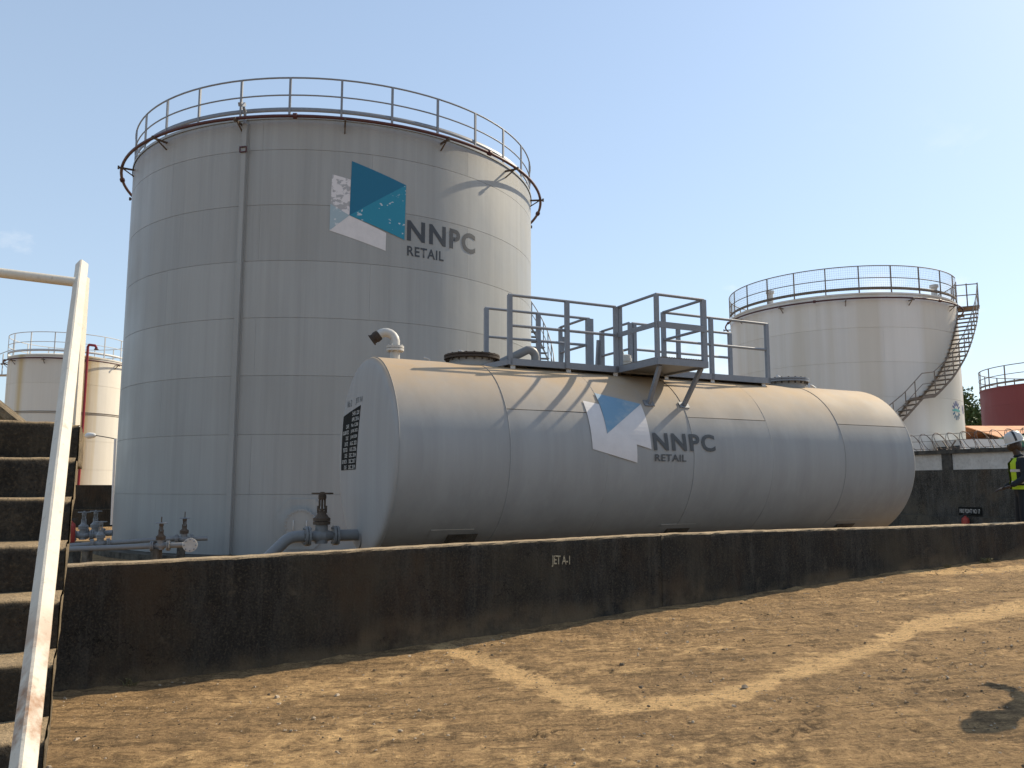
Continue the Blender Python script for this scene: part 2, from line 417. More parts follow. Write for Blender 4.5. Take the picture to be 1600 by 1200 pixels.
PATCHES = [([(6.6, -2.75), (7.4, -3.1), (9.0, -3.4)], .22, .8), ([(-2.8, -5.1), (-1.4, -4.9)], .45, .50), ([(-1.9, -3.6), (-.4, -3.4)], .25, .52), ([(1.0, -3.6), (1.5, -3.75)], .16, .46), ([(2.6, -3.5), (3.0, -3.55)], .18, .42), ([(-1.0, -5.9), (.4, -6.6)], .35, .45), ([(.5, -4.2), (.9, -4.5)], .2, .48), ([(1.55, -4.2), (1.9, -4.35)], .2, .46), ([(4.6, -3.6), (5.9, -3.9)], .2, .44)]
RUTS = [[(4.6, -3.1), (5.6, -3.9), (6.4, -4.4)], [(3.8, -2.9), (5.0, -3.7)], [(2.2, -6.0), (2.9, -5.75)], [(2.0, -6.15), (2.8, -6.0)], [(.3, -6.9), (1.3, -6.75)], [(.5, -6.4), (1.1, -6.15)], [(-2.4, -5.4), (-1.3, -5.9)], [(-1.9, -4.2), (-.8, -4.6)], [(2.9, -5.7), (3.8, -5.6)], [(3.3, -6.1), (4.0, -5.9)], [(1.2, -3.0), (2.2, -4.2), (2.9, -5.0)], [(2.0, -3.0), (2.9, -3.8), (4.0, -4.6)], [(3.1, -2.95), (4.2, -3.6)], [(.0, -3.6), (.75, -4.9)], [(.9, -5.95), (1.7, -6.2)], [(1.3, -6.5), (2.1, -6.35)], [(-.6, -5.2), (.3, -5.9)],
        [(1.5, -5.8), (2.6, -5.75)], [(1.0, -6.25), (1.9, -6.1)], [(1.8, -6.0), (2.3, -5.85)], [(2.6, -3.25), (3.5, -4.0)]]
def build_ground():
    ss = axis_lines(-4.6, 9.6, .045, 900); ns = axis_lines(-7.9, -2.62, .04, 900)
    verts = []; path = []; rut = []
    fineN = (-8.6, -2.6)
    for n in ns:
        for s in ss:
            z = gz(s, n); p = r = 0.0
            if -6 < s < 12 and fineN[0] < n < fineN[1]:
                w = O + D*s + N*n
                z += .022*fbm(w.x*.8, w.y*.8) + .016*fbm(w.x*3.1, w.y*3.1, 4) + .020*fbm(w.x*8, w.y*8, 8, 3) + .016*fbm((w.x*.97+w.y*.24)*1.6, (w.y*.97-w.x*.24)*11, 15, 3)
                d = seg_dist(s, n, PATH) + .13*fbm(w.x*1.6, w.y*1.6, 3) + .10*fbm(w.x*5.5, w.y*5.5, 7)
                wid = (.150 if n < -4.4 else .125)*(1 + 1.1*fbm(w.x*.9, w.y*.9, 12))
                p = max(0, min(1, 1.15 - d/wid*.55))
                for pts, rad, amp in PATCHES:
                    d2 = seg_dist(s, n, pts) + .12*fbm(w.x*2.5, w.y*2.5, 6)
                    p = max(p, min(amp, max(0, amp*(1.4 - d2/rad*.8))))
                for pts in RUTS:
                    d3 = seg_dist(s, n, pts)
                    if d3 < .22:
                        for off in (0, .09, .17):
                            r = max(r, max(0, 1 - abs(d3-off+.05*fbm(w.x*3, w.y*3, 2))/.030) * max(0, .5 + 1.5*fbm(w.x*2.4, w.y*2.4, 9+off)))
                z -= .018*r; z -= .012*p
                if n > -2.95: z += .03*(n+2.95)/.35
            elif abs(s) > 25 or n > 40 or n < -14:
                z += .25*fbm(s*.02, n*.02)
            path.append(p); rut.append(r)
            q = O + D*s + N*n; verts.append((q.x, q.y, z))
    W = len(ss); faces = [(j*W+i, j*W+i+1, (j+1)*W+i+1, (j+1)*W+i) for j in range(len(ns)-1) for i in range(W-1)]
    me = bpy.data.meshes.new('ground'); me.from_pydata(verts, [], faces)
    for nm, data in (('path', path), ('rut', rut)):
        a = me.attributes.new(nm, 'FLOAT', 'POINT'); a.data.foreach_set('value', data)
    me.polygons.foreach_set('use_smooth', [True]*len(faces)); me.materials.append(M['earth']); me.update()
    o = place('ground', me); o['kind'] = 'structure'
build_ground()

# loose stones and crumbs on the earth
def build_stones():
    mb = MB(); rnd = random.Random(3)
    for i in range(7500):
        s = rnd.uniform(-4.5, 10); n = rnd.uniform(-7.8, -2.75)
        if rnd.random() < .14: n = -2.70 - abs(rnd.gauss(0, .10))
        w = O + D*s + N*n
        if fbm(w.x*.8, w.y*.8, 21) < rnd.uniform(-.35, .25): continue          # they gather in drifts
        r = .0035 * math.exp(abs(rnd.gauss(0, .55)))
        if rnd.random() < .010: r = rnd.uniform(.012, .024)
        z = gz(s, n) + .004; e = rnd.uniform(1, 1.9); th = rnd.uniform(0, pi)
        h = []
        for a in (0, 1.25, 2.5, 3.75, 5.0):
            x, y = rnd.uniform(.7, 1.2)*r*cos(a)*e, rnd.uniform(.7, 1.2)*r*sin(a); h.append(Vector((x*cos(th)-y*sin(th), x*sin(th)+y*cos(th), 0)))
        c = Vector((w.x, w.y, z - r*.2)); top = [Vector((v.x*.6, v.y*.6, r*rnd.uniform(.4, .9))) for v in h]
        vs = [c+v for v in h] + [c+v for v in top]
        mb.add(vs, [(k, (k+1) % 5, 5+(k+1) % 5, 5+k) for k in range(5)] + [(5, 6, 7, 8, 9)], 1 if rnd.random() < .4 else 0)
    o = mb.build('gravel', [M['stone'], M['stone_dark']]); o['kind'] = 'stuff'; tag(o, 'loose stones and crumbs scattered over the sandy ground', 'gravel')
build_stones()
def build_weed(s, n, k, size, label):
    mb = MB(); rnd = random.Random(int(s*100)); w = sn(s, n, gz(s, n))
    for i in range(k):
        a = rnd.uniform(0, 2*pi); L = size*rnd.uniform(.5, 1.1); b = w + Vector((rnd.uniform(-.5, .5)*size, rnd.uniform(-.25, .25)*size, 0))
        pts = [b + Vector((cos(a)*L*.6*t*t, sin(a)*L*.3*t*t, L*t*(1-.3*t))) for t in (0, .35, .7, 1)]
        mb.tube(pts, .004, 3, radii=[.0035, .003, .0025, .001])
        if i % 2 == 0:
            p = pts[2]; d = Vector((cos(a+1), sin(a+1), .4))*size*.25; x = Vector((-d.y, d.x, 0))*.35
            mb.add([p, p+d*.5+x, p+d, p+d*.5-x], [(0, 1, 2, 3)])
    tag(mb.build('weed', M['leaf_dry']), label, 'weed')
build_weed(-2.75, -2.69, 16, .10, 'small dry weed at the foot of the black wall near the staircase')
build_weed(8.1, -2.72, 40, .13, 'straggling dry weeds along the wall foot at the right edge')
build_weed(7.3, -2.72, 26, .09, 'low dry weed patch at the wall foot left of the straggling weeds')

# ------------------------------------------------------------------ black bund wall in front
def build_bund():
    root = thing('bund_wall', 'long low black concrete bund wall with sandy top in the foreground', 'wall', sn(1.2, -2.636, -1.45))
    inv = root.location
    nf, th = -2.636, .23
    for (s0, s1) in ((-8.0, -5.2), (-5.2, 2.617), (2.622, 13.45)):
        bm = bmesh.new(); lay = bm.verts.layers.float.new('low')
        step = .055; ns_ = max(2, int((s1-s0)/step)); rows = 16
        grid = []
        for i in range(ns_+1):
            s = s0 + (s1-s0)*i/ns_; top = lerp_tab(s, TS, TV) + .011*fbm(s*1.4, 0, 3) + .006*fbm(s*7, 0, 5); bot = gz(s, -3) - .12; col = []
            prof = [(nf, bot + (top-.012-bot)*j/rows) for j in range(rows+1)] + [(nf+.014, top)] + [(nf+th*.35, top+.004), (nf+th*.7, top+.003), (nf+th-.014, top), (nf+th, top-.014), (nf+th, -1.95)]
            for j, (n, z) in enumerate(prof):
                nn = n; zz = z
                if j <= rows:
                    nn = n + .010*fbm(s*2.2, z*2.2, 1) + .006*fbm(s*9, z*9, 7)
                    if j == rows: nn += .022*max(0, fbm(s*6, 1, 2)); zz -= .022*abs(fbm(s*7, 3, 2)) + .03*max(0, fbm(s*2.3, 8, 4)-.18)
                else:
                    zz = z + .007*fbm(s*8, n*8, 4)
                p = sn(s, nn, zz) - inv; v = bm.verts.new(p); col.append(v)
                low = 0.0
                if j <= rows:
                    h = z - bot - .12; hh = .16 + .16*fbm(s*.9, 0, 6) + (.10 if -.8 < s < 3.2 else -.03); low = max(0.0, min(1.0, 1.2 - h/max(.03, hh)))
                v[lay] = low
            grid.append(col)
        for i in range(ns_):
            for j in range(len(grid[0])-1):
                f = bm.faces.new((grid[i][j], grid[i+1][j], grid[i+1][j+1], grid[i][j+1])); f.smooth = j != rows
        bm.faces.new(list(reversed(grid[0]))); bm.faces.new(grid[-1])
        me = bpy.data.meshes.new('wall_section'); bm.to_mesh(me); bm.free(); me.materials.append(M['bund_black']); place('wall_section', me, root)
    return root
bund = build_bund()

# text meshes ------------------------------------------------------------------
def text_mesh(body, bold=0.0, spacing=1.0, res=4):
    cu = bpy.data.curves.new('t', 'FONT'); cu.body = body; cu.size = 1; cu.offset = bold; cu.space_character = spacing; cu.resolution_u = res
    o = bpy.data.objects.new('t', cu); COL.objects.link(o)
    dg = bpy.context.evaluated_depsgraph_get(); dg.update()
    me = bpy.data.meshes.new_from_object(o.evaluated_get(dg)); bpy.data.objects.remove(o, do_unlink=True); bpy.data.curves.remove(cu)
    me.materials.clear()
    return me
def fit_text(body, u0, u1, v0, v1, bold=0.0, spacing=1.0):
    """flat bmesh of the text stretched into the box u0..u1, v0..v1"""
    me = text_mesh(body, bold, spacing); bm = bmesh.new(); bm.from_mesh(me); bpy.data.meshes.remove(me)
    xs = [v.co.x for v in bm.verts]; ys = [v.co.y for v in bm.verts]; a, b, c, d = min(xs), max(xs), min(ys), max(ys)
    for v in bm.verts:
        v.co.x = u0 + (v.co.x-a)/(b-a)*(u1-u0); v.co.y = v0 + (v.co.y-c)/(d-c)*(v1-v0); v.co.z = 0
    return bm
def poly_bm(pts):
    bm = bmesh.new(); bm.faces.new([bm.verts.new((x, y, 0)) for x, y in pts]); return bm
def wrap(bm, fn, name, mat, parent, cuts=None, vcuts=None):
    """cut the flat sheet at the given u (and v) values, map it with fn(u,v), link it"""
    for k, lst in ((0, cuts or []), (1, vcuts or [])):
        for u in lst:
            co = (u, 0, 0) if k == 0 else (0, u, 0); no = (1, 0, 0) if k == 0 else (0, 1, 0)
            bmesh.ops.bisect_plane(bm, geom=bm.verts[:]+bm.edges[:]+bm.faces[:], plane_co=co, plane_no=no)
    bmesh.ops.triangulate(bm, faces=bm.faces[:])
    for v in bm.verts: v.co = fn(v.co.x, v.co.y)
    me = bpy.data.meshes.new(name); bm.to_mesh(me); bm.free(); me.materials.append(mat)
    return place(name, me, parent)
def frange(a, b, st):
    out = []; x = a
    while x < b: out.append(x); x += st
    return out

wrap(fit_text('JET A-1', 1.205, 1.425, -.832, -.712, .012, .95), lambda u, v: sn(u, -2.654, v - .06*(u-1.205)) - bund.location, 'stencil_lettering', M['stencil'], bund)

# ------------------------------------------------------------------ upright tanks
def shell_plates(root, R, zs, nplates, seam_even, seam_odd, mat, gap=.010, seg=22):
    meshes = {}
    for k in range(len(zs)-1):
        h = round(zs[k+1]-zs[k], 3)
        if h not in meshes:
            mb = MB(); span = 2*pi/nplates - 2*.0016/R; H = h - gap; vs = []; inn = []
            for i in range(seg+1):
                a = -span/2 + span*i/seg
                for z in (0, H): vs.append((R*sin(a), -R*cos(a), z)); inn.append(((R-.02)*sin(a), -(R-.02)*cos(a), z))
            mb.add(vs, [(2*i, 2*i+2, 2*i+3, 2*i+1) for i in range(seg)], 0, True)
            rim = [(2*i, 2*i+2) for i in range(seg)] + [(2*i+3, 2*i+1) for i in range(seg)] + [(1, 0), (2*seg, 2*seg+1)]
            for a, b in rim: mb.add([vs[a], inn[a], inn[b], vs[b]], [(0, 1, 2, 3)])
            me = mb.mesh('shell_plate'); me.materials.append(mat); meshes[h] = me
        off = radians(seam_even if (len(zs)-2-k) % 2 == 0 else seam_odd) + pi/nplates
        for j in range(nplates):
            place('shell_plate', meshes[h], root, (0, 0, zs[k]), off + j*2*pi/nplates)
    mb = MB(); mb.smooth_lathe([(R-.017, 0), (R-.017, zs[-1])], 128); mb.build('inner_shell', mat, root)
def railing(root, R, z, h, nposts, mat, post=.05, toe=True, phase=0.0, rail_r=.022, flat=True, gap=None):
    a0, a1 = (0, 2*pi) if gap is None else (radians(gap[1]), radians(gap[0]) + 2*pi)
    mb = MB(); mb.ring(R, z+h, rail_r, 6, 120, a0=a0, a1=a1); top = mb.build('top_rail', mat, root)
    mb = MB(); mb.ring(R, z+h*.55, rail_r*.85, 6, 120, a0=a0, a1=a1); mb.build('middle_rail', mat, top)
    if toe:
        mb = MB(); k = 120; vs = []
        for i in range(k+1):
            a = a0 + (a1-a0)*i/k
            for rr, zz in ((R-.006, z+.13), (R+.006, z+.13), (R+.006, z+.25), (R-.006, z+.25)): vs.append((rr*sin(a), -rr*cos(a), zz))
        mb.add(vs, [(4*i+j, 4*i+4+j, 4*i+4+(j+1) % 4, 4*i+(j+1) % 4) for i in range(k) for j in range(4)], 0, True)
        mb.build('toe_board', mat, top)
    mb = MB(); mb.box((0, 0, h/2), (post, post*.75, h)); me = mb.mesh('post'); me.materials.append(mat)
    for i in range(nposts):
        a = phase + 2*pi*i/nposts
        if gap and radians(gap[0]) < ((a+pi) % (2*pi))-pi < radians(gap[1]): continue
        place('post', me, top, (R*sin(a), -R*cos(a), z), a)
    return top
def cooling_ring(root, R, z, off, mat, rmat, nb, phase, r=.045):
    mb = MB(); mb.ring(R+off, z, r, 8, 128); ring = mb.build('cooling_pipe', mat, root)
    mb = MB(); mb.bar((0, 0, 0), (0, -off-.12, -.0), .04, .05); mb.bar((0, 0, -.2), (0, -off*.9, -.02), .03, .03)
    mb.bar((0, -off-.1, -.05), (0, -off-.1, .05), .05, .05)
    me = mb.mesh('bracket'); me.materials.append(rmat)
    for i in range(nb):
        a = phase + 2*pi*i/nb; place('bracket', me, ring, (R*sin(a), -R*cos(a), z-.07), a)
    mb = MB(); mb.lathe([(r*1.7, -.05), (r*1.7, .05)], 12, axis=(1, 0, 0), cap0=True, cap1=True); me = mb.mesh('coupling'); me.materials.append(mat)
    for i in range(nb//2):
        a = phase + 2*pi*(2*i+.55)/nb; place('coupling', me, ring, ((R+off)*sin(a), -(R+off)*cos(a), z), a)
def roof(root, R, z, rise, mat):
    mb = MB(); mb.smooth_lathe([(R+.03, z-.06), (R+.03, z+.012)], 128)
    prof = [(R+.03, z+.012)] + [(R*t, z + .012 + rise*(1-t*t)) for t in (.95, .8, .6, .4, .2, .01)]; mb.smooth_lathe(prof, 128); mb.build('roof', mat, root)
def spiral_stair(root, R, w, pts, mat, tread_rise=.22, rails=True, rail_h=.95):
    """pts: list of (azimuth deg, z) from bottom to top"""
    L = [0]
    for i in range(1, len(pts)):
        L.append(L[-1] + math.hypot(radians(pts[i][0]-pts[i-1][0])*(R+w/2), pts[i][1]-pts[i-1][1]))
    def at(d): return lerp_tab(d, L, [radians(p[0]) for p in pts]), lerp_tab(d, L, [p[1] for p in pts])
    n = int(L[-1]/.25); st = None
    for rr in (R+w, R+.03):
        mb = MB(); vs = []
        for i in range(n+1):
            a, z = at(L[-1]*i/n)
            for r2, dz in ((rr-.006, -.125), (rr+.006, -.125), (rr+.006, .005), (rr-.006, .005)): vs.append((r2*sin(a), -r2*cos(a), z+dz))
        mb.add(vs, [(4*i+j, 4*i+4+j, 4*i+4+(j+1) % 4, 4*i+(j+1) % 4) for i in range(n) for j in range(4)] + [(3, 2, 1, 0), (4*n, 4*n+1, 4*n+2, 4*n+3)])
        o = mb.build('stair_stringer', mat, root if st is None else st); st = st or o
    mb = MB(); mb.box((0, -w/2, 0), (.24, w-.02, .032)); mb.box((.0, -w/2, -.02), (.02, w-.02, .03)); me = mb.mesh('tread'); me.materials.append(mat)
    z = pts[0][1]; zz = []
    d = 0
    last = -9
    while d < L[-1]:
        a, z = at(d)
        if z - last >= tread_rise: place('tread', me, st, ((R+.03)*sin(a), -(R+.03)*cos(a), z), a); last = z; zz.append((a, z))
        d += .02
    if rails:
        mb = MB(); rr = R+w
        for hh, tr in ((rail_h, .020), (rail_h*.52, .015)):
            mb.tube([(rr*sin(a), -rr*cos(a), z+hh) for a, z in (at(L[-1]*i/n) for i in range(n+1))], tr, 6)
        hr = mb.build('stair_handrail', mat, root)
        mb = MB(); mb.box((0, 0, rail_h/2), (.03, .03, rail_h)); me = mb.mesh('baluster'); me.materials.append(mat)
        for i, (a, z) in enumerate(zz):
            if i % 2 == 0: place('baluster', me, hr, (rr*sin(a), -rr*cos(a), z), a)
    return st

# --- big grey tank
BX, BY, BR, BZ = -5.849, 27.208, 6.491, -1.695
big = thing('storage_tank', 'tallest grey storage tank with blue folded emblem, behind the lying tank', 'storage tank', (BX, BY, BZ))
zs = [0] + [1.5*k for k in range(1, 8)] + [11.4]
shell_plates(big, BR, zs, 7, 45.0, 19.1, M['grey_tank'])
roof(big, BR, 11.4, .55, M['grey_tank'])
railing(big, BR-.02, 11.42, 1.08, 30, M['rail'], .06, True, radians(-.4), .024)
cooling_ring(big, BR, 11.27, .33, M['pipe_red'], M['rust'], 15, radians(-11.5))
def conduit():
    mb = MB(); a = radians(-10.6); r = BR
    mb.box((0, -r-.06, 5.62), (.125, .12, 11.2)); mb.box((-.09, -r-.012, 5.62), (.05, .024, 11.2)); mb.box((.08, -r-.012, 5.62), (.03, .024, 11.2))
    c = mb.build('vertical_duct', M['grey_tank'], big); c.rotation_euler = (0, 0, a)
    mb = MB()
    for z in (10.42, 10.56): mb.bar((-.10, -r-.14, z), (.10, -r-.14, z), .03, .03)
    for x in (-.09, .09): mb.bar((x, -r-.14, 10.42), (x, -r-.14, 10.56), .03, .03, up=(1, 0, 0))
    mb.build('duct_clamp', M['pipe_red'], c)
    mb = MB(); mb.tube([(0, -r-.1, 11.2), (0, -r-.12, 11.55), (0, -r-.2, 11.62)], .04, 8); mb.box((-.02, -r-.25, 11.68), (.10, .24, .10), Matrix.Rotation(.4, 3, 'X')); mb.build('spout', M['rail'], c)
conduit()
def big_manhole():
    a0, z0 = 5.45, -.95-BZ
    def w(rad, du, dv):
        a = radians(a0) + du/BR; return Vector(((BR+rad)*sin(a), -(BR+rad)*cos(a), z0+dv))
    mb = MB(); oc = [(-.62, .30), (-.32, .64), (.30, .64), (.62, .30), (.62, -.30), (.30, -.60), (-.32, -.60), (-.62, -.30)]
    mb.add([w(.035, x, y) for x, y in oc] + [w(0, x, y) for x, y in oc], [tuple(range(7, -1, -1))] + [(i, (i+1) % 8, 8+(i+1) % 8, 8+i) for i in range(8)])
    pl = mb.build('reinforcing_plate', M['grey_tank'], big)
    c = w(.02, 0, 0); ax = Vector((sin(radians(a0)), -cos(radians(a0)), 0))
    mb = MB(); mb.lathe([(.31, 0), (.31, .16), (.40, .16), (.40, .24), (.0, .24)], 32, axis=ax, loc=c); cov = mb.build('manhole_cover', M['grey_tank'], pl)
    T = Vector((cos(radians(a0)), sin(radians(a0)), 0))
    for i in range(24):
        t = 2*pi*i/24; p = c + ax*.24 + T*(.36*cos(t)) + Vector((0, 0, .36*sin(t)))
        b = MB(); b.lathe([(.022, -.10), (.022, .03)], 6, axis=ax, loc=p, cap1=True); b.build('bolt', M['grey_tank'], pl)
    for sgn in (-.16, .16):
        b = MB(); q = c + ax*.24 + T*sgn; b.tube([q+Vector((0, 0, -.11)), q+ax*.05+Vector((0, 0, -.11)), q+ax*.05+Vector((0, 0, .11)), q+Vector((0, 0, .11))], .012, 6); b.build('handle', M['rail_light'], pl)
big_manhole()
spiral_stair(big, BR, .78, [(50, .15), (102, 6.2), (149, 11.3)], M['rail'], .24)
def big_map(off):
    def f(u, v):
        a = radians(u); return Vector(((BR+off)*sin(a), -(BR+off)*cos(a), v-BZ))
    return f
P = dict(A=(9.85, 8.16), B=(14.12, 8.05), BL=(14.05, 7.07), C=(22.64, 6.69), E=(22.59, 6.20), F=(9.63, 6.63), TL=(14.3, 8.56), TR=(27.31, 8.09), BR=(27.1, 6.56))
cuts = frange(5, 60, 1.0)
wrap(poly_bm([P['A'], P['F'], P['BL'], P['B']]), big_map(.006), 'emblem_panel', M['peel_white'], big, cuts)
wrap(poly_bm([(9.62, 7.35), P['F'], P['BL']]), big_map(.010), 'emblem_panel', M['pale_teal'], big, cuts)
wrap(poly_bm([P['F'], P['E'], P['C'], P['BL']]), big_map(.0075), 'emblem_panel', M['vinyl_white'], big, cuts)
wrap(poly_bm([P['TL'], P['BL'], P['TR']]), big_map(.013), 'emblem_panel', M['blue_dark'], big, cuts)
wrap(poly_bm([P['TR'], P['BL'], P['BR']]), big_map(.016), 'emblem_panel', M['blue_mid'], big, cuts)
wrap(fit_text('NNPC', 27.75, 47.6, 6.56, 7.14, .030, 1.16), big_map(.008), 'lettering', M['letter'], big, cuts)
wrap(fit_text('RETAIL', 27.85, 37.6, 6.15, 6.42, .020, 1.10), big_map(.008), 'lettering', M['letter'], big, cuts)
def ringwall():
    mb = MB(); mb.lathe([(BR+.5, -.5), (BR+.5, -.012), (BR-.3, -.012)], 96); mb.build('tank_foundation', M['plinth'], big)
ringwall()

# --- white tank at right
RX, RY, RR, RZ = 16.089, 39.821, 5.153, -1.2
rt = thing('storage_tank', 'off-white storage tank with spiral stair and mesh railing, at right', 'storage tank', (RX, RY, RZ))
zr = [0, .483+1.5] + [.483+1.5*k for k in range(2, 7)]
zr = [0] + [9.483-1.5*k for k in range(5, -1, -1)]
shell_plates(rt, RR, zr, 6, 28, 58, M['white_tank'])
roof(rt, RR, 9.49, .4, M['white_tank'])
railing(rt, RR+.02, 9.5, 1.18, 24, M['rail_brown'], .05, True, .05, .022, gap=(54, 64))
cooling_ring(rt, RR, 9.22, .24, M['pipe_red'], M['rail_brown'], 12, .2, .038)
def rt_mesh_panels():
    mb = MB(); R = RR+.035
    for i in range(360):
        a = 2*pi*i/360
        if radians(54) < a < radians(64): continue
        mb.tube([(R*sin(a), -R*cos(a), 9.6), (R*sin(a), -R*cos(a), 10.66)], .0032, 3, caps=False)
    for j in range(11): mb.ring(R, 9.62+.1*j, .003, 3, 90, a0=radians(64), a1=radians(54)+2*pi)
    o = mb.build('wire_mesh', M['rail_brown'], rt); o['kind'] = 'stuff'
rt_mesh_panels()
spiral_stair(rt, RR, .85, [(-30, .25), (-9, 1.9-RZ+.12), (1.1, 2.86-RZ), (9.2, 3.72-RZ), (14.8, 3.80-RZ), (24.5, 4.62-RZ), (34.8, 5.66-RZ), (45, 6.85-RZ), (58, 8.12-RZ)], M['rail_brown'], .21)
def rt_top():
    mb = MB(); a0 = radians(59); r0, r1 = RR, RR+.9
    for (ra, za, rb, zb) in ((r1, 10.55, r0, 10.55), (r1, 10.05, r0, 10.05)):
        a = a0+.12; mb.bar((ra*sin(a), -ra*cos(a), za), (rb*sin(a), -rb*cos(a), zb), .04, .04)
    for r in (r0, r1, (r0+r1)/2): a = a0+.12; mb.bar((r*sin(a), -r*cos(a), 9.35), (r*sin(a), -r*cos(a), 10.6), .04, .04, up=(1, 0, 0))
    mb.bar((r0*sin(a0+.05), -r0*cos(a0+.05), 9.36), (r1*sin(a0+.05), -r1*cos(a0+.05), 9.36), .7, .06)
    mb.build('stair_landing', M['rail_brown'], rt)
    for az, rr in ((-60, 4.7), (40, 4.6)):
        mb = MB(); a = radians(az); mb.lathe([(.13, 0), (.13, .6), (.19, .6), (.19, .72), (0, .75)], 14, loc=(rr*sin(a), -rr*cos(a), 9.5)); mb.build('roof_vent', M['rail_light'], rt)
rt_top()
M['gear_blue'] = plain('emblem_blue', (.03, .05, .22), .5, .3, 4); M['gear_teal'] = plain('emblem_teal', (.08, .36, .34), .5, .3, 4); M['gear_navy'] = plain('emblem_navy', (.02, .10, .18), .5, .3, 4)
def gear():
    c0, z0 = 41.7, 3.30
    f = lambda off: (lambda u, v: Vector(((RR+off)*sin(radians(c0)+u/RR), -(RR+off)*cos(radians(c0)+u/RR), z0+v-RZ)))
    for k in range(14):
        t = 2*pi*k/14; m = M['gear_blue'] if sin(t) > .25 else (M['gear_navy'] if sin(t) < -.25 else M['gear_teal'])
        pts = [(.23*cos(t-.20), .23*sin(t-.20)), (.29*cos(t-.13), .29*sin(t-.13)), (.43*cos(t-.09), .43*sin(t-.09)), (.43*cos(t+.09), .43*sin(t+.09)), (.29*cos(t+.13), .29*sin(t+.13)), (.23*cos(t+.20), .23*sin(t+.20))]
        wrap(poly_bm(pts), f(.008), 'emblem_tooth', m, rt, frange(-.5, .5, .1))
    wrap(poly_bm([(-.27, -.06), (-.1, -.02), (.1, -.06), (.27, .0), (.27, .09), (.1, .06), (-.1, .10), (-.27, .06)]), f(.011), 'emblem_band', M['gear_teal'], rt, frange(-.5, .5, .1))
    wrap(fit_text('N', 51, 54.8, 3.22, 3.62, .01), lambda u, v: Vector(((RR+.008)*sin(radians(u)), -(RR+.008)*cos(radians(u)), v-RZ)), 'lettering', M['gear_blue'], rt, frange(50, 60, 1))
gear()

# --- cream tank at left, far
LX, LY, LR, LZ = -24.705, 45.394, 2.928, -1.6
lt = thing('storage_tank', 'cream storage tank with yellow rust stains behind the staircase rail', 'storage tank', (LX, LY, LZ))
shell_plates(lt, LR, [0, .97] + [.97+1.5*k for k in range(1, 6)], 5, 20, 50, M['cream_tank'])
roof(lt, LR, 8.47, .35, M['cream_tank'])
railing(lt, LR+.02, 8.5, 1.15, 15, M['rail_light'], .05, True, .25, .022)
cooling_ring(lt, LR, 8.25, .20, M['pipe_red'], M['rail_brown'], 10, .1, .04)
def left_extras():
    mb = MB(); mb.ring(LR+.012, 5.48, .022, 5, 96); mb.ring(LR+.012, 5.40, .015, 5, 96); mb.build('wind_girder', M['rail_brown'], lt)
    a = radians(43); r = LR+.35; x, y = r*sin(a), -r*cos(a)
    mb = MB(); mb.tube([(x-.05, y, .1), (x, y, 5), (x, y, 8.95), (x+.06, y, 9.05), (x+.4, y-.05, 9.0), (x+.48, y-.05, 8.88)], .07, 8); mb.build('foam_riser_pipe', M['bright_red'], lt)
    mb = MB(); mb.lathe([(.05, .1), (.13, 0)], 10, loc=(x+.48, y-.05, 8.78)); mb.build('nozzle', M['pipe_red'], lt)
    mb = MB()
    for k in range(3): mb.tube([(-LR-.9+.3*k, -.3, 7.7), (-LR-.9+.3*k, -.3, 8.9)], .03, 5)
    mb.bar((-LR-1.0, -.3, 7.7), (-LR, -.3, 7.7), .6, .05); mb.tube([(-LR-.9, -.3, 8.85), (-LR, -.3, 9.2)], .025, 5); mb.tube([(-LR-.9, -.3, 8.3), (-LR, -.3, 8.5)], .025, 5)
    mb.build('access_landing', M['rail_light'], lt)
left_extras()

# --- maroon tank, far right
mt = thing('storage_tank', 'maroon storage tank with dark railing at the right edge, beyond the tree', 'storage tank', (34.6, 50.4, -1.0))
shell_plates(mt, 5.0, [0, 1.4, 2.9, 4.4, 5.9, 7.0], 6, 10, 40, M['maroon_tank'])
roof(mt, 5.0, 7.02, .3, M['maroon_tank'])
railing(mt, 5.0, 7.05, 1.2, 22, M['rail_brown'], .06, True, .1, .028)
def maroon_extras():
    a = radians(-42); r = 5.08; mb = MB(); mb.tube([(r*sin(a), -r*cos(a), .1), (r*sin(a), -r*cos(a), 8.3)], .06, 8); mb.build('riser_pipe', M['rail_light'], mt)
    mb = MB(); mb.tube([(-2.0, -3.6, 7.3), (-2.0, -3.6, 7.75), (-.6, -4.2, 7.75), (-.6, -4.2, 7.4)], .04, 6); mb.build('roof_pipe', M['rail_brown'], mt)
maroon_extras()

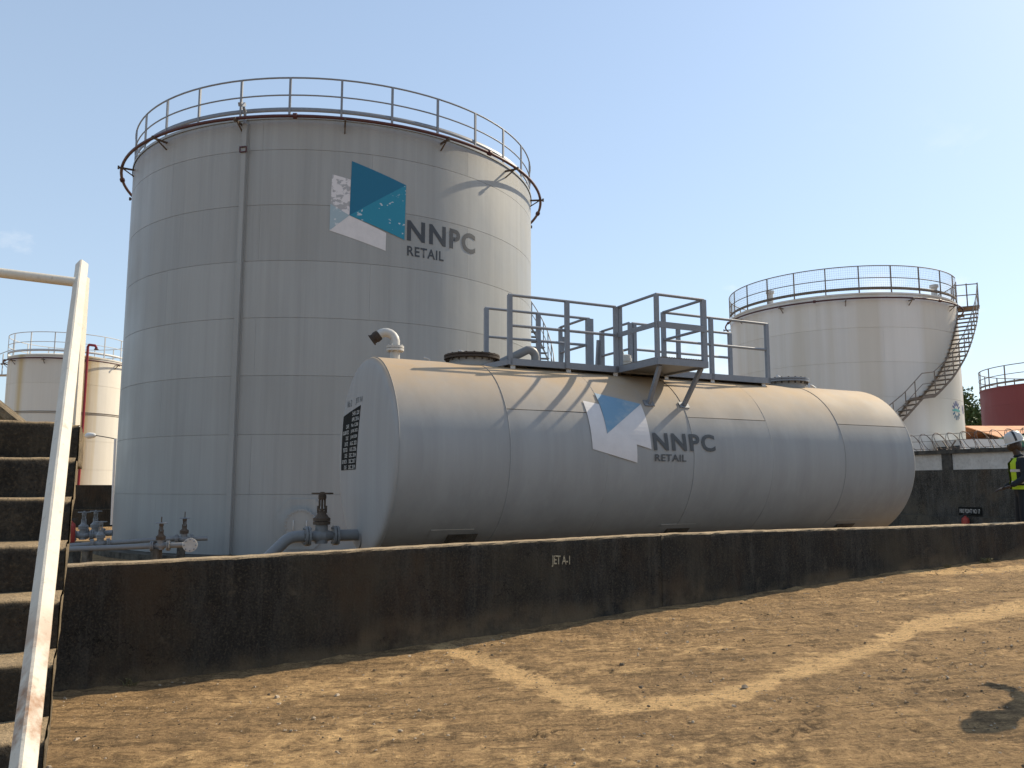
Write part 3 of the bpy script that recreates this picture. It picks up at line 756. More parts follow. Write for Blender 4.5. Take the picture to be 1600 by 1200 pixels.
# ------------------------------------------------------------------ the lying tank
HZ, HR = .408, 1.25
ht = thing('horizontal_tank', 'grey horizontal cylindrical tank lying behind the black bund wall', 'fuel tank', sn(0, 0, -1.86), A)
H0 = HZ + 1.86                                          # axis height in the tank's own frame
SB = [0.0, 1.42, 2.83, 4.23, 5.66, 7.13, 8.66]
def cyl(r, th, x):                                        # th: angle above the horizontal on the camera side (deg)
    t = radians(th); return Vector((x, -r*cos(t), H0 + r*sin(t)))
def lying_shell():
    for k in range(6):
        x0, x1 = SB[k]+.0015, SB[k+1]-.0015; R = HR if k % 2 == 0 else HR+.005
        sm = 26 if k % 2 else -62
        for half in (0, 1):
            mb = MB(); n = 44; a0 = sm + 180*half + .25; a1 = a0 + 179.5; vs = []; inn = []
            for i in range(n+1):
                a = a0 + (a1-a0)*i/n
                dent = 0
                for x in (x0, x0*.75+x1*.25, (x0+x1)/2, x0*.25+x1*.75, x1):
                    dd = .0060*fbm(x*1.5, a*.035, k)
                    vs.append(cyl(R+dd, a, x)); inn.append(cyl(R-.02, a, x))
            m5 = 5
            mb.add(vs, [(i*m5+j, (i+1)*m5+j, (i+1)*m5+j+1, i*m5+j+1) for i in range(n) for j in range(4)], 0, True)
            for i in range(n):
                for j in (0, 4):
                    a, b = i*m5+j, (i+1)*m5+j; mb.add([vs[a], vs[b], inn[b], inn[a]], [(0, 1, 2, 3)])
            for i in (0, n):
                for j in range(4):
                    a, b = i*m5+j, i*m5+j+1; mb.add([vs[a], vs[b], inn[b], inn[a]], [(0, 1, 2, 3)])
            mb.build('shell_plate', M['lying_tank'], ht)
    mb = MB(); k = 96; vs = []
    for x in (0, SB[-1]):
        for i in range(k): vs.append(cyl(HR-.016, 360*i/k, x))
    mb.add(vs, [(i, (i+1) % k, k+(i+1) % k, k+i) for i in range(k)], 0, True); mb.build('inner_shell', M['lying_tank'], ht)
    for x in SB:
        mb = MB(); mb.tube([cyl(HR+.003+.0012*fbm(i*.9, x, 2), 3*i, x+.0015*fbm(i*.7, x, 5)) for i in range(120)], .0042, 6, closed=True); mb.build('weld_seam', M['lying_tank'], ht)
HEAD = [(HR-.001, 0), (HR-.003, .03), (HR-.012, .06), (HR-.03, .085), (HR-.065, .105), (HR-.12, .122), (HR-.25, .145), (HR-.45, .165), (HR-.7, .182), (HR-.95, .192), (HR-1.15, .196), (.002, .198)]
def heads():
    for x, sg in ((0, -1), (SB[-1], 1)):
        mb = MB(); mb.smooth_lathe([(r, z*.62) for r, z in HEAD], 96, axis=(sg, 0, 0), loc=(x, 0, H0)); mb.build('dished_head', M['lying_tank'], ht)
def head_x(r):                                           # how far the dished end stands out at radius r
    return lerp_tab(r, [p[0] for p in reversed(HEAD)], [p[1]*.62 for p in reversed(HEAD)])
lying_shell(); heads()
def saddles():
    for x in (1.0, 4.3, 7.6):
        mb = MB(); n = 14; vs = []
        for dx in (-.2, .2):
            arc = [cyl(HR+.012, -128+76*i/n, x+dx) for i in range(n+1)]
            yl = [p.y for p in arc]
            vs += arc + [Vector((x+dx, max(yl), .0)), Vector((x+dx, min(yl), .0))]
        m = n+3; mb.add(vs, [tuple(range(m)), tuple(reversed(range(m, 2*m)))] + [(i, (i+1) % m, m+(i+1) % m, m+i) for i in range(m)])
        mb.build('saddle_support', M['plinth'], ht)
    for x0, x1 in ((.55, 1.12), (3.95, 4.55), (7.3, 7.9)):
        mb = MB(); n = 20; vs = [cyl(HR+.009, -138+90*i/n, x) for i in range(n+1) for x in (x0, x1)]
        mb.add(vs, [(2*i, 2*i+2, 2*i+3, 2*i+1) for i in range(n)], 0, True)
        mb.add([cyl(HR-.01, -48, x0), cyl(HR-.01, -48, x1), cyl(HR+.009, -48, x1), cyl(HR+.009, -48, x0)], [(0, 1, 2, 3)]); mb.build('wear_plate', M['lying_tank'], ht)
saddles()
def lying_fittings():
    top = H0 + HR
    # goose-neck vent near the end
    mb = MB(); mb.tube([(.335, 0, top-.05), (.335, 0, top+.14)], .062, 14); base = mb.build('vent_pipe', M['pipe_pale'], ht)
    mb = MB(); mb.lathe([(.115, 0), (.115, .03)], 18, loc=(.335, 0, top+.115), cap0=True, cap1=True); mb.lathe([(.115, 0), (.115, .03)], 18, loc=(.335, 0, top+.152), cap0=True, cap1=True)
    for i in range(8):
        t = 2*pi*i/8; mb.lathe([(.012, 0), (.012, .10)], 6, loc=(.335+.092*cos(t), .092*sin(t), top+.10), cap1=True)
    mb.build('vent_flange', M['pipe_pale'], base)
    mb = MB(); r = .115; pts = [(.335, 0, top+.18), (.335, 0, top+.25)] + [(.335-r+r*cos(t), .035*t, top+.25+r*sin(t)) for t in (.35, .7, 1.05, 1.4, 1.75, 2.1, 2.4)]
    mb.tube(pts, .060, 14); mb.build('goose_neck', M['pipe_pale'], base)
    e = Vector(pts[-1]); d = (Vector(pts[-1])-Vector(pts[-2])).normalized()
    mb = MB(); mb.lathe([(.062, 0), (.072, .01), (.075, .07), (.066, .075), (.066, .11), (.08, .115), (.078, .13), (.05, .13)], 14, axis=d, loc=e-d*.01); mb.build('flame_arrester', M['dark_rust'], base)
    # manhole covers
    for x in (1.44, 7.2):
        mb = MB(); mb.lathe([(.31, -.12), (.31, .09)], 32, loc=(x, 0, top)); mh = mb.build('manhole_neck', M['lying_tank'], ht)
        mb = MB(); mb.lathe([(.31, .07), (.385, .07), (.385, .10)], 36, loc=(x, 0, top)); mb.lathe([(.385, .107), (.385, .13), (0, .135)], 36, loc=(x, 0, top)); mb.build('manhole_cover', M['dark_rust'] if x < 3 else M['rail'], mh)
        me = None
        for i in range(20):
            t = 2*pi*i/20
            if me is None:
                b = MB(); b.lathe([(.014, .035), (.014, .142)], 6, cap1=True); me = b.mesh('bolt'); me.materials.append(M['dark_rust'])
            place('bolt', me, mh, (x+.35*cos(t), .35*sin(t), top))
        mb = MB()
        for q in (-.2, .24): mb.tube([(x+q, -.02, top+.13), (x+q, -.02, top+.19), (x+q+.11, .02, top+.17), (x+q+.11, .02, top+.13)], .010, 6)
        mb.build('handle', M['rail_light'], mh)
    mb = MB(); mb.tube([(.93, .3, top-.1), (.93, .3, top+.09), (.85, .3, top+.11)], .011, 6); mb.build('breather_tube', M['rail_light'], ht)
    mb = MB(); mb.tube([(7.85, .1, top-.02), (7.85, .1, top+.10), (7.99, .1, top+.04), (7.99, .1, top-.02)], .02, 6); mb.build('lifting_lug', M['rail_light'], ht)
    # filling pipe: a sloping pipe that elbows down into a flange
    mb = MB(); pts = [(1.75, .30, top-.02), (2.0, .12, top+.11), (2.22, .05, top+.23)] + [(2.33+.10*sin(t), .0, top+.18+.10*cos(t)) for t in (-.3, .2, .7, 1.2, 1.57)] + [(2.43, 0, top+.02)]
    mb.tube(pts, .062, 12); fp = mb.build('filling_pipe', M['pipe_grey'], ht)
    mb = MB(); mb.lathe([(.13, 0), (.13, .03)], 18, loc=(2.43, 0, top+.045), cap1=True, cap0=True); mb.lathe([(.13, 0), (.13, .03)], 18, loc=(2.43, 0, top+.005), cap0=True, cap1=True); mb.build('pipe_flange', M['rail'], fp)
    mb = MB(); mb.lathe([(.075, -.05), (.075, .22), (.095, .22), (.095, .27), (.085, .27), (.085, .31), (.03, .33)], 16, loc=(3.98, 0, top)); mb.tube([(3.94, 0, top+.32), (3.92, 0, top+.40)], .012, 6); mb.build('dip_hatch', M['pipe_pale'], ht)
lying_fittings()
def walkway():
    zf, zt = 1.69 + 1.86, 2.59 + 1.86; n0, n1 = -.45, .45; x0, x1 = 1.60, 6.42; pa, pb = 3.56, 4.36; nf = -1.37
    m = M['rail']
    mb = MB()                                             # frame of the deck
    mb.bar((x0+.2, n0, zf-.02), (x1, n0, zf-.02), .05, .09); mb.bar((x0+.2, n1, zf-.02), (x1, n1, zf-.02), .05, .09)
    for x in (x0+.2, 2.65, 3.5, 4.4, 5.25, x1): mb.bar((x, n0+.026, zf-.025), (x, n1-.026, zf-.025), .05, .075)
    mb.bar((x0+.2, n0, zf-.02), (x0-.14, n0+.1, zf-.10), .05, .07)
    deck = mb.build('walkway_frame', m, ht)
    mb = MB(); mb.box(((x0+x1)/2+.1, 0, zf+.015), (x1-x0-.2, n1-n0-.06, .012))
    for i in range(11): y = n0+.06+(n1-n0-.12)*i/10; mb.box(((x0+x1)/2+.1, y, zf+.026), (x1-x0-.2, .006, .012))
    mb.build('walkway_grating', m, deck)
    for x in (1.85, 2.72, 3.5, 4.4, 5.27, 6.3):
        for n in (n0+.012, n1-.012):
            zz = H0 + math.sqrt(HR**2-n*n)
            mb = MB(); mb.box((x, n, (zz+zf-.066)/2-.005), (.07, .02, max(.03, zf-.056-zz)+.03)); mb.build('deck_bracket', M['rail_light'], deck)
    def post(x, n, z1=None, w=.062, z0=zf-.06):
        mb = MB(); mb.box((x, n, (z0+(z1 or zt))/2), (w, .05, (z1 or zt)-z0)); mb.build('post', m, deck)
    def rail(a, b, r=.021, name='rail'):
        mb = MB(); mb.tube([a, b], r, 8); mb.build(name, m, deck)
    for x in (1.80, 2.68, pa-.05, pa+.02, pb+.0, 5.26, 6.39): post(x, n0 - (.027 if x == 2.68 else 0))
    for x in (1.86, 2.72, pa+.03, pa+.09, pb+.02, pb+.10, 5.33, 6.42): post(x, n1)
    mid = (zf+zt)/2+.03
    for z in (zt, mid):
        rail((1.78, n0, z), (pa-.05, n0, z)); rail((pb, n0, z), (6.41, n0, z))
        rail((1.84, n1, z), (pa+.06, n1, z)); rail((pb+.06, n1, z), (6.44, n1, z))
    # the platform that juts out towards the front, its twin at the back
    for (na, nb_, sgn) in ((n0, nf, -1), (n1, 1.25, 1)):
        mb = MB(); e = .026*sgn
        mb.bar((pa, na+e, zf-.02), (pa, nb_, zf-.02), .05, .09); mb.bar((pb, na+e, zf-.02), (pb, nb_, zf-.02), .05, .09); mb.bar((pa-.025, nb_+e, zf-.021), (pb+.025, nb_+e, zf-.021), .05, .09)
        mb.box(((pa+pb)/2, (na+nb_)/2, zf-.035), (pb-pa-.052, abs(nb_-na)-.05, .012))
        pf = mb.build('side_platform', m, deck)
        for k in range(18):
            x = pa+.05+(pb-pa-.1)*k/17; b = MB(); b.box((x, (na+nb_)/2, zf+.035), (.012, abs(nb_-na)-.02, .04)); b.build('grating_bar', M['rail_brown'], deck)
        post(pa, nb_, w=.055); post(pb, nb_, w=.075)
        for z in (zt, mid):
            rail((pa, na, z), (pa, nb_, z)); rail((pb, na, z), (pb, nb_, z))
            if sgn < 0: rail((pa-.01, nb_, z), (pb+.01, nb_, z))
        if sgn < 0:
            for z in (mid,):
                mb = MB(); mb.bar((pa, nb_-.03, z), (pb, nb_-.03, z), .012, .085); mb.bar((pa-.03, na, z), (pa-.03, nb_, z), .012, .07); mb.build('guard_plate', m, deck)
    for x, xf in ((pa+.06, 3.65), (pb-.04, 4.25)):        # struts down to the shell
        ft = cyl(HR+.012, 35.4, xf); mb = MB(); mb.bar((x, nf+.03, zf-.065), ft, .055, .05, up=(1, 0, 0)); lg = mb.build('strut', m, deck)
        mb = MB(); nr = Vector((0, -cos(radians(35.4)), sin(radians(35.4)))); R = Matrix((Vector((1, 0, 0)), nr.cross(Vector((1, 0, 0))), nr)).transposed()
        mb.box(ft-nr*.002, (.16, .10, .014), R); mb.build('foot_plate', m, deck)
    for x in (pa+.05, pb-.05):                            # ladder at the back, leaning away
        mb = MB(); mb.bar((x, 1.27, zf+.75), (x-.02, 1.75, -.0), .05, .06, up=(1, 0, 0)); mb.build('ladder_stile', m, deck)
    for k in range(11):
        t = .2+k*.072; mb = MB(); p = Vector((pa+.05, 1.27, zf+.75)).lerp(Vector((pa+.03, 1.75, 0)), t); mb.tube([p, p+Vector((pb-pa-.1, 0, 0))], .013, 6); mb.build('rung', m, deck)
walkway()
def h_map(off):
    return lambda u, v: cyl(HR+off, v, u)
Q = dict(A=(2.58, 34.54), B=(2.815, 32.4), BL=(2.83, 12.56), C=(3.28, 6.52), E=(3.28, -4.46), F=(2.59, 3.19), TL=(2.82, 41.4), TR=(3.50, 34.05), BR=(3.51, 3.88))
vc = frange(-20, 60, 2.5)
wrap(poly_bm([Q['A'], Q['F'], Q['E'], Q['C'], Q['BR'], Q['TR'], Q['BL'], Q['B']]), h_map(.0135), 'emblem_panel', M['vinyl_white'], ht, None, vc)
wrap(poly_bm([Q['TL'], Q['BL'], Q['TR']]), h_map(.0165), 'emblem_panel', M['blue_faded'], ht, None, vc)
M['letter2'] = plain('faded_lettering', (.075, .078, .08), .55, .25, 8, chip=(.20, .20, .20), chip_lo=.70)
wrap(fit_text('NNPC', 3.555, 4.60, 3.2, 14.3, .030, 1.16), h_map(.0145), 'lettering', M['letter2'], ht, None, vc)
wrap(fit_text('RETAIL', 3.565, 4.085, -3.3, 1.0, .014, 1.06), h_map(.0145), 'lettering', M['letter2'], ht, None, frange(-20, 60, 1.2))
# painted data panel on the near end
def head_map(off):
    def f(u, v):                                          # u: metres across (towards +n), v: metres above the axis
        r = math.hypot(u, v); return Vector((-head_x(r)-off, u, H0+v))
    return f
hc, hvv = frange(-1, 1.2, .06), frange(-1, 1, .06)
wrap(poly_bm([(.00, .63), (.14, -.19), (.97, -.19), (.95, .55)]), head_map(.004), 'data_panel', M['sign_grey'], ht, hc, hvv)
def head_text(body, u_right, u_left, v0, v1, mat, off):
    bm = fit_text(body, 0, 1, 0, 1, .01)
    wrap(bm, lambda x, y: head_map(off)(u_left + (u_right-u_left)*x, v0 + (v1-v0)*y), 'lettering', mat, ht, frange(.08, 1, .08))
head_text('JET A1', -.05, .26, .655, .745, M['letter'], .005); head_text('No 2', .46, .72, .655, .745, M['letter'], .005)
rows = [('', '5451.20'), ('', 'APR. 2016'), ('CAP.', 'No 1,200'), ('CALIBRATED', 'JUNE 2022'), ('DUE', 'JUNE 2024'), ('DATE', 'AUG. 2021'), ('TESTED', 'AUG. 2026'), ('DUE', 'DEC. 2014'), ('LAST INSPECTN', 'DEC. 2017'), ('DUE', 'DEC. 2019')]
for i, (l, r) in enumerate(rows):
    z = .545 - .078*i; ur = .035 + .013*i
    head_text(r, ur, ur+.34, z-.025, z+.028, M['sign_white'], .008)
    if l: head_text(l, ur+.46, min(.90, ur+.46+.045*len(l)), z-.025, z+.028, M['sign_white'], .008)

# ------------------------------------------------------------------ valves and pipes
def gate_valve(root, p, ax, sc, body_m, top_m, wheel_m, h=.5, rising=0.0):
    """valve centred on the pipe at p; ax = pipe direction; parts are meshes under root, in root's frame"""
    p = Vector(p); ax = Vector(ax).normalized(); u = Vector((0, 0, 1))
    mb = MB(); mb.lathe([(.05, -.16), (.07, -.10), (.098, -.04), (.098, .04), (.07, .10), (.05, .16)], 16, axis=ax, loc=p)
    mb.v = [tuple(p + (Vector(v)-p)*sc) for v in mb.v]; mb.lathe([(.085*sc, -.10*sc), (.085*sc, .14*sc), (.075*sc, .16*sc)], 16, loc=p); body = mb.build('valve_body', body_m, root)
    for d in (-.17, .17):
        mb = MB(); q = p + ax*d*sc; mb.lathe([(.13*sc, -.015*sc), (.13*sc, .015*sc)], 20, axis=ax, loc=q, cap0=True, cap1=True)
        q2 = p + ax*(d*1.24)*sc; mb.lathe([(.13*sc, -.015*sc), (.13*sc, .015*sc)], 20, axis=ax, loc=q2, cap0=True, cap1=True)
        x = ax.cross(u)
        for i in range(8):
            t = 2*pi*(i+.5)/8; c = (q+q2)/2 + x*(.105*sc*cos(t)) + u*(.105*sc*sin(t)); mb.lathe([(.013*sc, -.05*sc), (.013*sc, .05*sc)], 6, axis=ax, loc=c, cap0=True, cap1=True)
        mb.build('flange', body_m, body)
    mb = MB(); mb.lathe([(.115, .15), (.115, .19)], 16, loc=(0, 0, 0), cap0=True, cap1=True); mb.lathe([(.115, .197), (.115, .235), (.09, .25), (.062, .29), (.05, .33)], 16, cap0=True); mb.lathe([(.06, .335), (.06, .36)], 12, cap0=True, cap1=True)
    for sx in (-.055, .055): mb.lathe([(.014, .30), (.014, .40)], 6, loc=(sx, 0, 0), cap1=True)
    mb.v = [tuple(p + Vector(v)*sc) for v in mb.v]; mb.build('bonnet', top_m, body)
    mb = MB()
    for sx in (-.036, .036): mb.tube([(sx*1.3, 0, .34), (sx, 0, .40), (sx, 0, .47), (sx*.7, 0, .50)], .014, 6)
    mb.lathe([(.05, .485), (.055, .50), (.055, .54), (.035, .555)], 12, cap0=True, cap1=True); mb.lathe([(.014, .30), (.014, .58+rising)], 8, cap1=True)
    mb.v = [tuple(p + Vector(v)*sc) for v in mb.v]; mb.build('yoke_and_stem', top_m, body)
    mb = MB(); mb.ring(.135, .565, .012, 6, 24); mb.lathe([(.03, .55), (.03, .585)], 10, cap0=True, cap1=True)
    for i in range(4): t = pi*i/2+.4; mb.tube([(.02*cos(t), .02*sin(t), .568), (.13*cos(t), .13*sin(t), .565)], .009, 5)
    mb.v = [tuple(p + Vector(v)*sc) for v in mb.v]; mb.build('handwheel', wheel_m, body)
def outlet():
    root = thing('outlet_pipe', 'grey outlet pipe with rusty gate valve at the near end of the lying tank', 'pipe valve', sn(-.55, .1, -1.86), A)
    z = -.612 + 1.86; r = .072
    mb = MB(); mb.tube([(.52, 0, z), (.17, 0, z)], r, 16); mb.lathe([(.17, 0), (.17, .02)], 24, axis=(-1, 0, 0), loc=(.50-.02, 0, z), cap1=True); mb.build('pipe', M['pipe_grey'], root)
    mb = MB(); pts = [(-.20, 0, z), (-.30, 0, z)] + [(-.30-.22*sin(t), 0, z-.22*(1-cos(t))) for t in (.2, .4, .6, .8)]
    e = Vector(pts[-1]); pts += [tuple(e + Vector((-.72, 0, -.70))*k) for k in (.3, .8, 1.3)]
    mb.tube(pts, r, 16); mb.build('pipe', M['pipe_grey'], root)
    gate_valve(root, (0, 0, z), (1, 0, 0), .93, M['pipe_grey'], M['rust'], M['rust'])
outlet()
def pipeline(label, x0, y0, z0, x1, y1, z1, r, valves, blind=False, group='pipelines beside the big tank'):
    d = Vector((x1-x0, y1-y0, z1-z0)); L = d.length; d.normalize()
    root = thing('pipeline', label, 'pipeline', (x0, y0, -1.86), 0, group)
    off = Vector((-x0, -y0, 1.86)); a = Vector((x0, y0, z0)) + off; cur = 0.0
    for (t, rusty, rising) in sorted(valves):
        mb = MB(); mb.tube([a+d*cur, a+d*(t-.2)], r, 12); mb.build('pipe', M['pipe_grey'], root)
        gate_valve(root, a+d*t, d, 0.86 if r < .07 else 1.0, M['pipe_grey'], M['rust'] if rusty else M['pipe_grey'], M['rail'] if rusty else M['pipe_grey'], rising=rising); cur = t+.2
    mb = MB(); mb.tube([a+d*cur, a+d*L], r, 12); mb.build('pipe', M['pipe_grey'], root)
    if blind:
        e = a+d*L; fd = Vector((.25, -.97, 0)); mb = MB(); mb.tube([e-d*.02, e+d*.10, e+d*.16+fd*.06, e+d*.17+fd*.14], r, 12); e2 = e+d*.17+fd*.14
        mb.lathe([(.15, 0), (.15, .03)], 20, axis=fd, loc=e2, cap0=True, cap1=True); fl = mb.build('blind_flange', M['pipe_pale'], root)
        x = fd.cross(Vector((0, 0, 1)))
        for i in range(8):
            t = 2*pi*i/8; mb = MB(); mb.lathe([(.016, 0), (.016, .06)], 6, axis=fd, loc=e2+x*.118*cos(t)+Vector((0, 0, .118*sin(t))), cap1=True); mb.build('bolt', M['rail'], fl)
    for k in range(1, int(L/1.4)+1):
        p = a+d*(k*1.4-.5); mb = MB(); mb.box((p.x, p.y, (p.z-r)/2), (.10, .25, max(.05, p.z-r))); mb.build('pipe_support', M['plinth'], root)
pipeline('front grey pipe ending in a bolted blind flange, one rusty valve', -9.9, 17.6, -1.335, -7.15, 18.15, -1.26, .056, [(2.35, True, .14)], True)
pipeline('thin grey pipe behind the front one, with a small grey valve', -10.3, 18.3, -1.33, -7.7, 19.6, -1.20, .05, [(1.15, False, 0)])
pipeline('short grey pipe with rusty valve nearest the tank wall', -8.6, 19.3, -1.24, -7.2, 19.75, -1.22, .05, [(.95, True, .16)])
pipeline('thick grey pipe with tall twin handwheel, nearest the rear black wall', -11.9, 20.0, -1.22, -10.2, 20.66, -1.19, .075, [(1.45, False, .02)])
pipeline('thick grey pipe behind, its handwheel next to the tank edge', -11.6, 21.2, -1.22, -10.3, 21.51, -1.19, .075, [(.92, False, .02)])

def extinguisher(loc, label, sc=1.0):
    root = thing('fire_extinguisher', label, 'fire extinguisher', loc, 0, 'fire extinguishers')
    mb = MB(); mb.smooth_lathe([(.001, .0), (.085*sc, .0), (.095*sc, .02), (.095*sc, .40*sc), (.085*sc, .45*sc), (.05*sc, .485*sc), (.028*sc, .495*sc), (.028*sc, .53*sc), (.001, .53*sc)], 20); mb.build('cylinder', M['extinguisher'], root)
    mb = MB(); mb.box((0, 0, .545*sc), (.05, .05, .03)); mb.bar((0, 0, .57*sc), (.15*sc, 0, .60*sc), .02, .012); mb.bar((0, 0, .55*sc), (.14*sc, 0, .555*sc), .02, .012); mb.build('lever_valve', M['steel_dark'], root)
    mb = MB(); mb.tube([(-.02, 0, .54*sc), (-.10*sc, 0, .52*sc), (-.13*sc, 0, .40*sc), (-.115*sc, 0, .12*sc)], .011, 6); mb.build('hose', M['steel_dark'], root)
extinguisher((-10.36, 19.6, -1.33), 'red fire extinguisher beside the staircase, above the pipes')
extinguisher(sn(13.25, 1.16, -1.04), 'red fire extinguisher under the small black sign on the right wall', .82)
def ext_stand():
    mb = MB(); mb.box((0, 0, -.28), (.35, .35, .56)); o = mb.build('extinguisher_stand', M['plinth'], None, (-10.36, 19.6, -1.305)); tag(o, 'dark concrete block under the red extinguisher beside the staircase', 'stand')
ext_stand()

# ------------------------------------------------------------------ walls behind
def wall_box(name, label, s0, s1, n0, n1, z0, z1, mat, foot=None, cop=None):
    root = thing(name, label, 'wall', sn((s0+s1)/2, (n0+n1)/2, z0), A)
    cs, cn = (s0+s1)/2, (n0+n1)/2
    mb = MB(); mb.box((0, 0, (z1-z0)/2), (abs(s1-s0), abs(n1-n0), z1-z0)); mb.build('wall_panel', mat, root)
    return root, cs, cn
side, cs, cn = wall_box('side_bund_wall', 'dark grey bund wall behind the far end of the lying tank', 13.5, 13.75, -2.4, 29, -1.7, .36, M['bund_grey'])
mb = MB(); mb.box((-.19, 0, .55), (.13, 31.4, 1.02)); mb.build('footing', M['bund_grey'], side)
def fire_sign():
    root = thing('fire_point_sign', 'small black sign with white lettering on the right dark wall', 'sign', sn(13.49, 1.2, -.62), A)
    mb = MB(); mb.box((-.012, 0, .10), (.016, .52, .17)); mb.build('board', M['sign_grey'], root)
    wrap(fit_text('FIRE POINT NO 17', -.23, .23, .055, .145, .012), lambda u, v: Vector((-.024, -u, v)), 'lettering', M['sign_white'], root)
fire_sign()
back, _, _ = wall_box('rear_bund_wall', 'black rear bund wall between the staircase and the big tank', -22, 13.4, 28.8, 29.05, -1.9, .06, M['bund_black'])
mb = MB(); mb.box((0, -.22, .45), (35.4, .18, 1.0)); mb.build('footing', M['bund_black'], back)

ww = thing('boundary_wall', 'white boundary wall with black coping and razor wire at right', 'wall', sn(18, 6, -1.3), A)
def boundary():
    mb = MB()
    n0, n1 = -8.0, 30.0
    mb = MB(); mb.box((.1, (n0+n1)/2-6, 1.1), (.18, n1-n0, 2.2)); mb.build('wall_panel', M['white_wall'], ww)
    mb = MB(); mb.box((.1, (n0+n1)/2-6, 2.255), (.34, n1-n0, .11)); mb.build('coping', M['wall_black'], ww)
    n = 4.92 - 3.6*3
    while n < n1:
        if n > n0:
            mb = MB(); mb.box((.09, n-6, 1.10), (.26, .30, 2.198)); mb.build('pillar', M['wall_black'], ww)
            mb = MB(); b = Vector((.1, n-6, 2.31))
            for sg in (-1, 1): mb.bar(b, b+Vector((.03, .20*sg, .26)), .03, .03)
            mb.build('wire_bracket', M['rail_brown'], ww)
        n += 3.6
    mb = MB(); pts = []; rnd = random.Random(5); turns = int((n1-n0)/.21)
    for i in range(turns*14):
        t = i/14*2*pi; r = .25*(1+.10*noise.noise(Vector((i*.05, 0, 0)))); yy = n0 + .21*i/14 + .17*sin(t*.5+1)*.6
        pts.append((.1+r*cos(t)*.75, yy-6+.12*sin(t), 2.55+r*sin(t)))
    mb.tube(pts, .0085, 4); mb.build('razor_wire', M['wire'], ww)
    mb = MB()
    for z in (2.36, 2.58, 2.76): mb.tube([(.1, n0-6+.5*i, z+.02*noise.noise(Vector((i*.7, z, 0)))) for i in range(int((n1-n0)/.5)+1)], .006, 4)
    mb.build('strand_wire', M['wire'], ww)
boundary()

# ------------------------------------------------------------------ staircase with handrail at left
SA = Vector((-1.52, 2.793, -.81)); TR_, RI = .267, .19
def staircase():
    root = thing('concrete_staircase', 'black concrete staircase with worn sandy treads at the left edge', 'staircase', (SA.x, SA.y, -1.64))
    off = -root.location; W = 1.3
    for i in range(-4, 7):
        front = SA + N*(TR_*i); ztop = SA.z + RI*i; zbot = ztop - RI if i > -4 else -1.75
        depth = TR_ if i < 6 else 1.15
        bm = bmesh.new(); nu, nv = 26, 7
        # riser + tread as one uneven cast step, with a crumbled nosing
        prof = [(0, zbot-.002)] + [(0, zbot+(ztop-.02-zbot)*k/4) for k in range(1, 5)] + [(.006, ztop-.007), (.02, ztop)] + [(.02+(depth-.02)*k/4, ztop) for k in range(1, 5)]
        if i == 6: prof += [(depth, ztop-.22)]
        grid = []
        for a in range(nu+1):
            u = -W*a/nu; col = []
            for j, (d, z) in enumerate(prof):
                q = front + D*u + N*d; dn = .010*fbm(u*5+i, z*6, i*3.1) ; dz = .008*fbm(u*4, d*5, i*2.7)
                if j in (4, 5, 6): dz -= .012*abs(fbm(u*9, 2.0, i*1.9)); dn += .012*abs(fbm(u*8, 5.0, i*2.3))
                if a <= 1 and j in (4, 5, 6): dz -= .012; dn += .01
                col.append(bm.verts.new(Vector((q.x, q.y, z+dz)) + N*dn + off))
            grid.append(col)
        for a in range(nu):
            for j in range(len(prof)-1):
                f = bm.faces.new((grid[a][j], grid[a][j+1], grid[a+1][j+1], grid[a+1][j])); f.smooth = True
        bmesh.ops.recalc_face_normals(bm, faces=bm.faces[:])
        me = bpy.data.meshes.new('step'); bm.to_mesh(me); bm.free(); me.materials.append(M['stair_black']); place('step', me, root)
    # rough side of the flight: stepped above, sloping soffit below
    bm = bmesh.new(); lastcol = None; us = []
    for i in range(-4, 7):
        d0 = TR_*i; dep = TR_ if i < 6 else 1.15; k = 5 if i < 6 else 12
        for j in range(k+1): us.append((d0+dep*j/k, SA.z+RI*i-.012))
    sof = lambda d: max(-1.75, min(SA.z + RI*d/TR_ - .26, SA.z + RI*6 - .22))
    for (d, zt) in us:
        col = []; zb = min(sof(d), zt-.03)
        for k in range(9):
            z = zb + (zt-zb)*k/8; q = SA + N*d + D*(.004 + .012*fbm(d*5, z*5, 2) + .008*fbm(d*14, z*14, 5)); col.append(bm.verts.new(Vector((q.x, q.y, z)) + off))
        q = SA + N*d - D*W; col.insert(0, bm.verts.new(Vector((q.x, q.y, zb)) + off))
        if lastcol:
            for k in range(9): bm.faces.new((lastcol[k], col[k], col[k+1], lastcol[k+1])).smooth = k > 0
        lastcol = col
    me = bpy.data.meshes.new('flight_side'); bm.to_mesh(me); bm.free(); me.materials.append(M['stair_side']); place('flight_side', me, root)
    e = SA + N*(TR_*6+.75) - D*.75; mb = MB(); mb.box(Vector((e.x, e.y, -.80))+off, (.35, .35, 1.82), Matrix.Rotation(A, 3, 'Z')); mb.build('pier', M['stair_side'], root)
    # sloping cheek of the flight going down on the far side
    mb = MB(); q0 = Vector((-3.55, 6.0, .42)); q1 = q0 + Vector((-.55, -.18, .49)); mb.box(q0 + Vector((-.10, -.03, -1.05)) + off, (.18, .18, 2.05))
    mb.bar(q0+off, q1+off, .35, .05); mb.bar(q0+off-Vector((0, 0, .12)), q1+off-Vector((0, 0, .12)), .30, .17); mb.build('sloping_slab', M['stair_side'], root)
staircase()
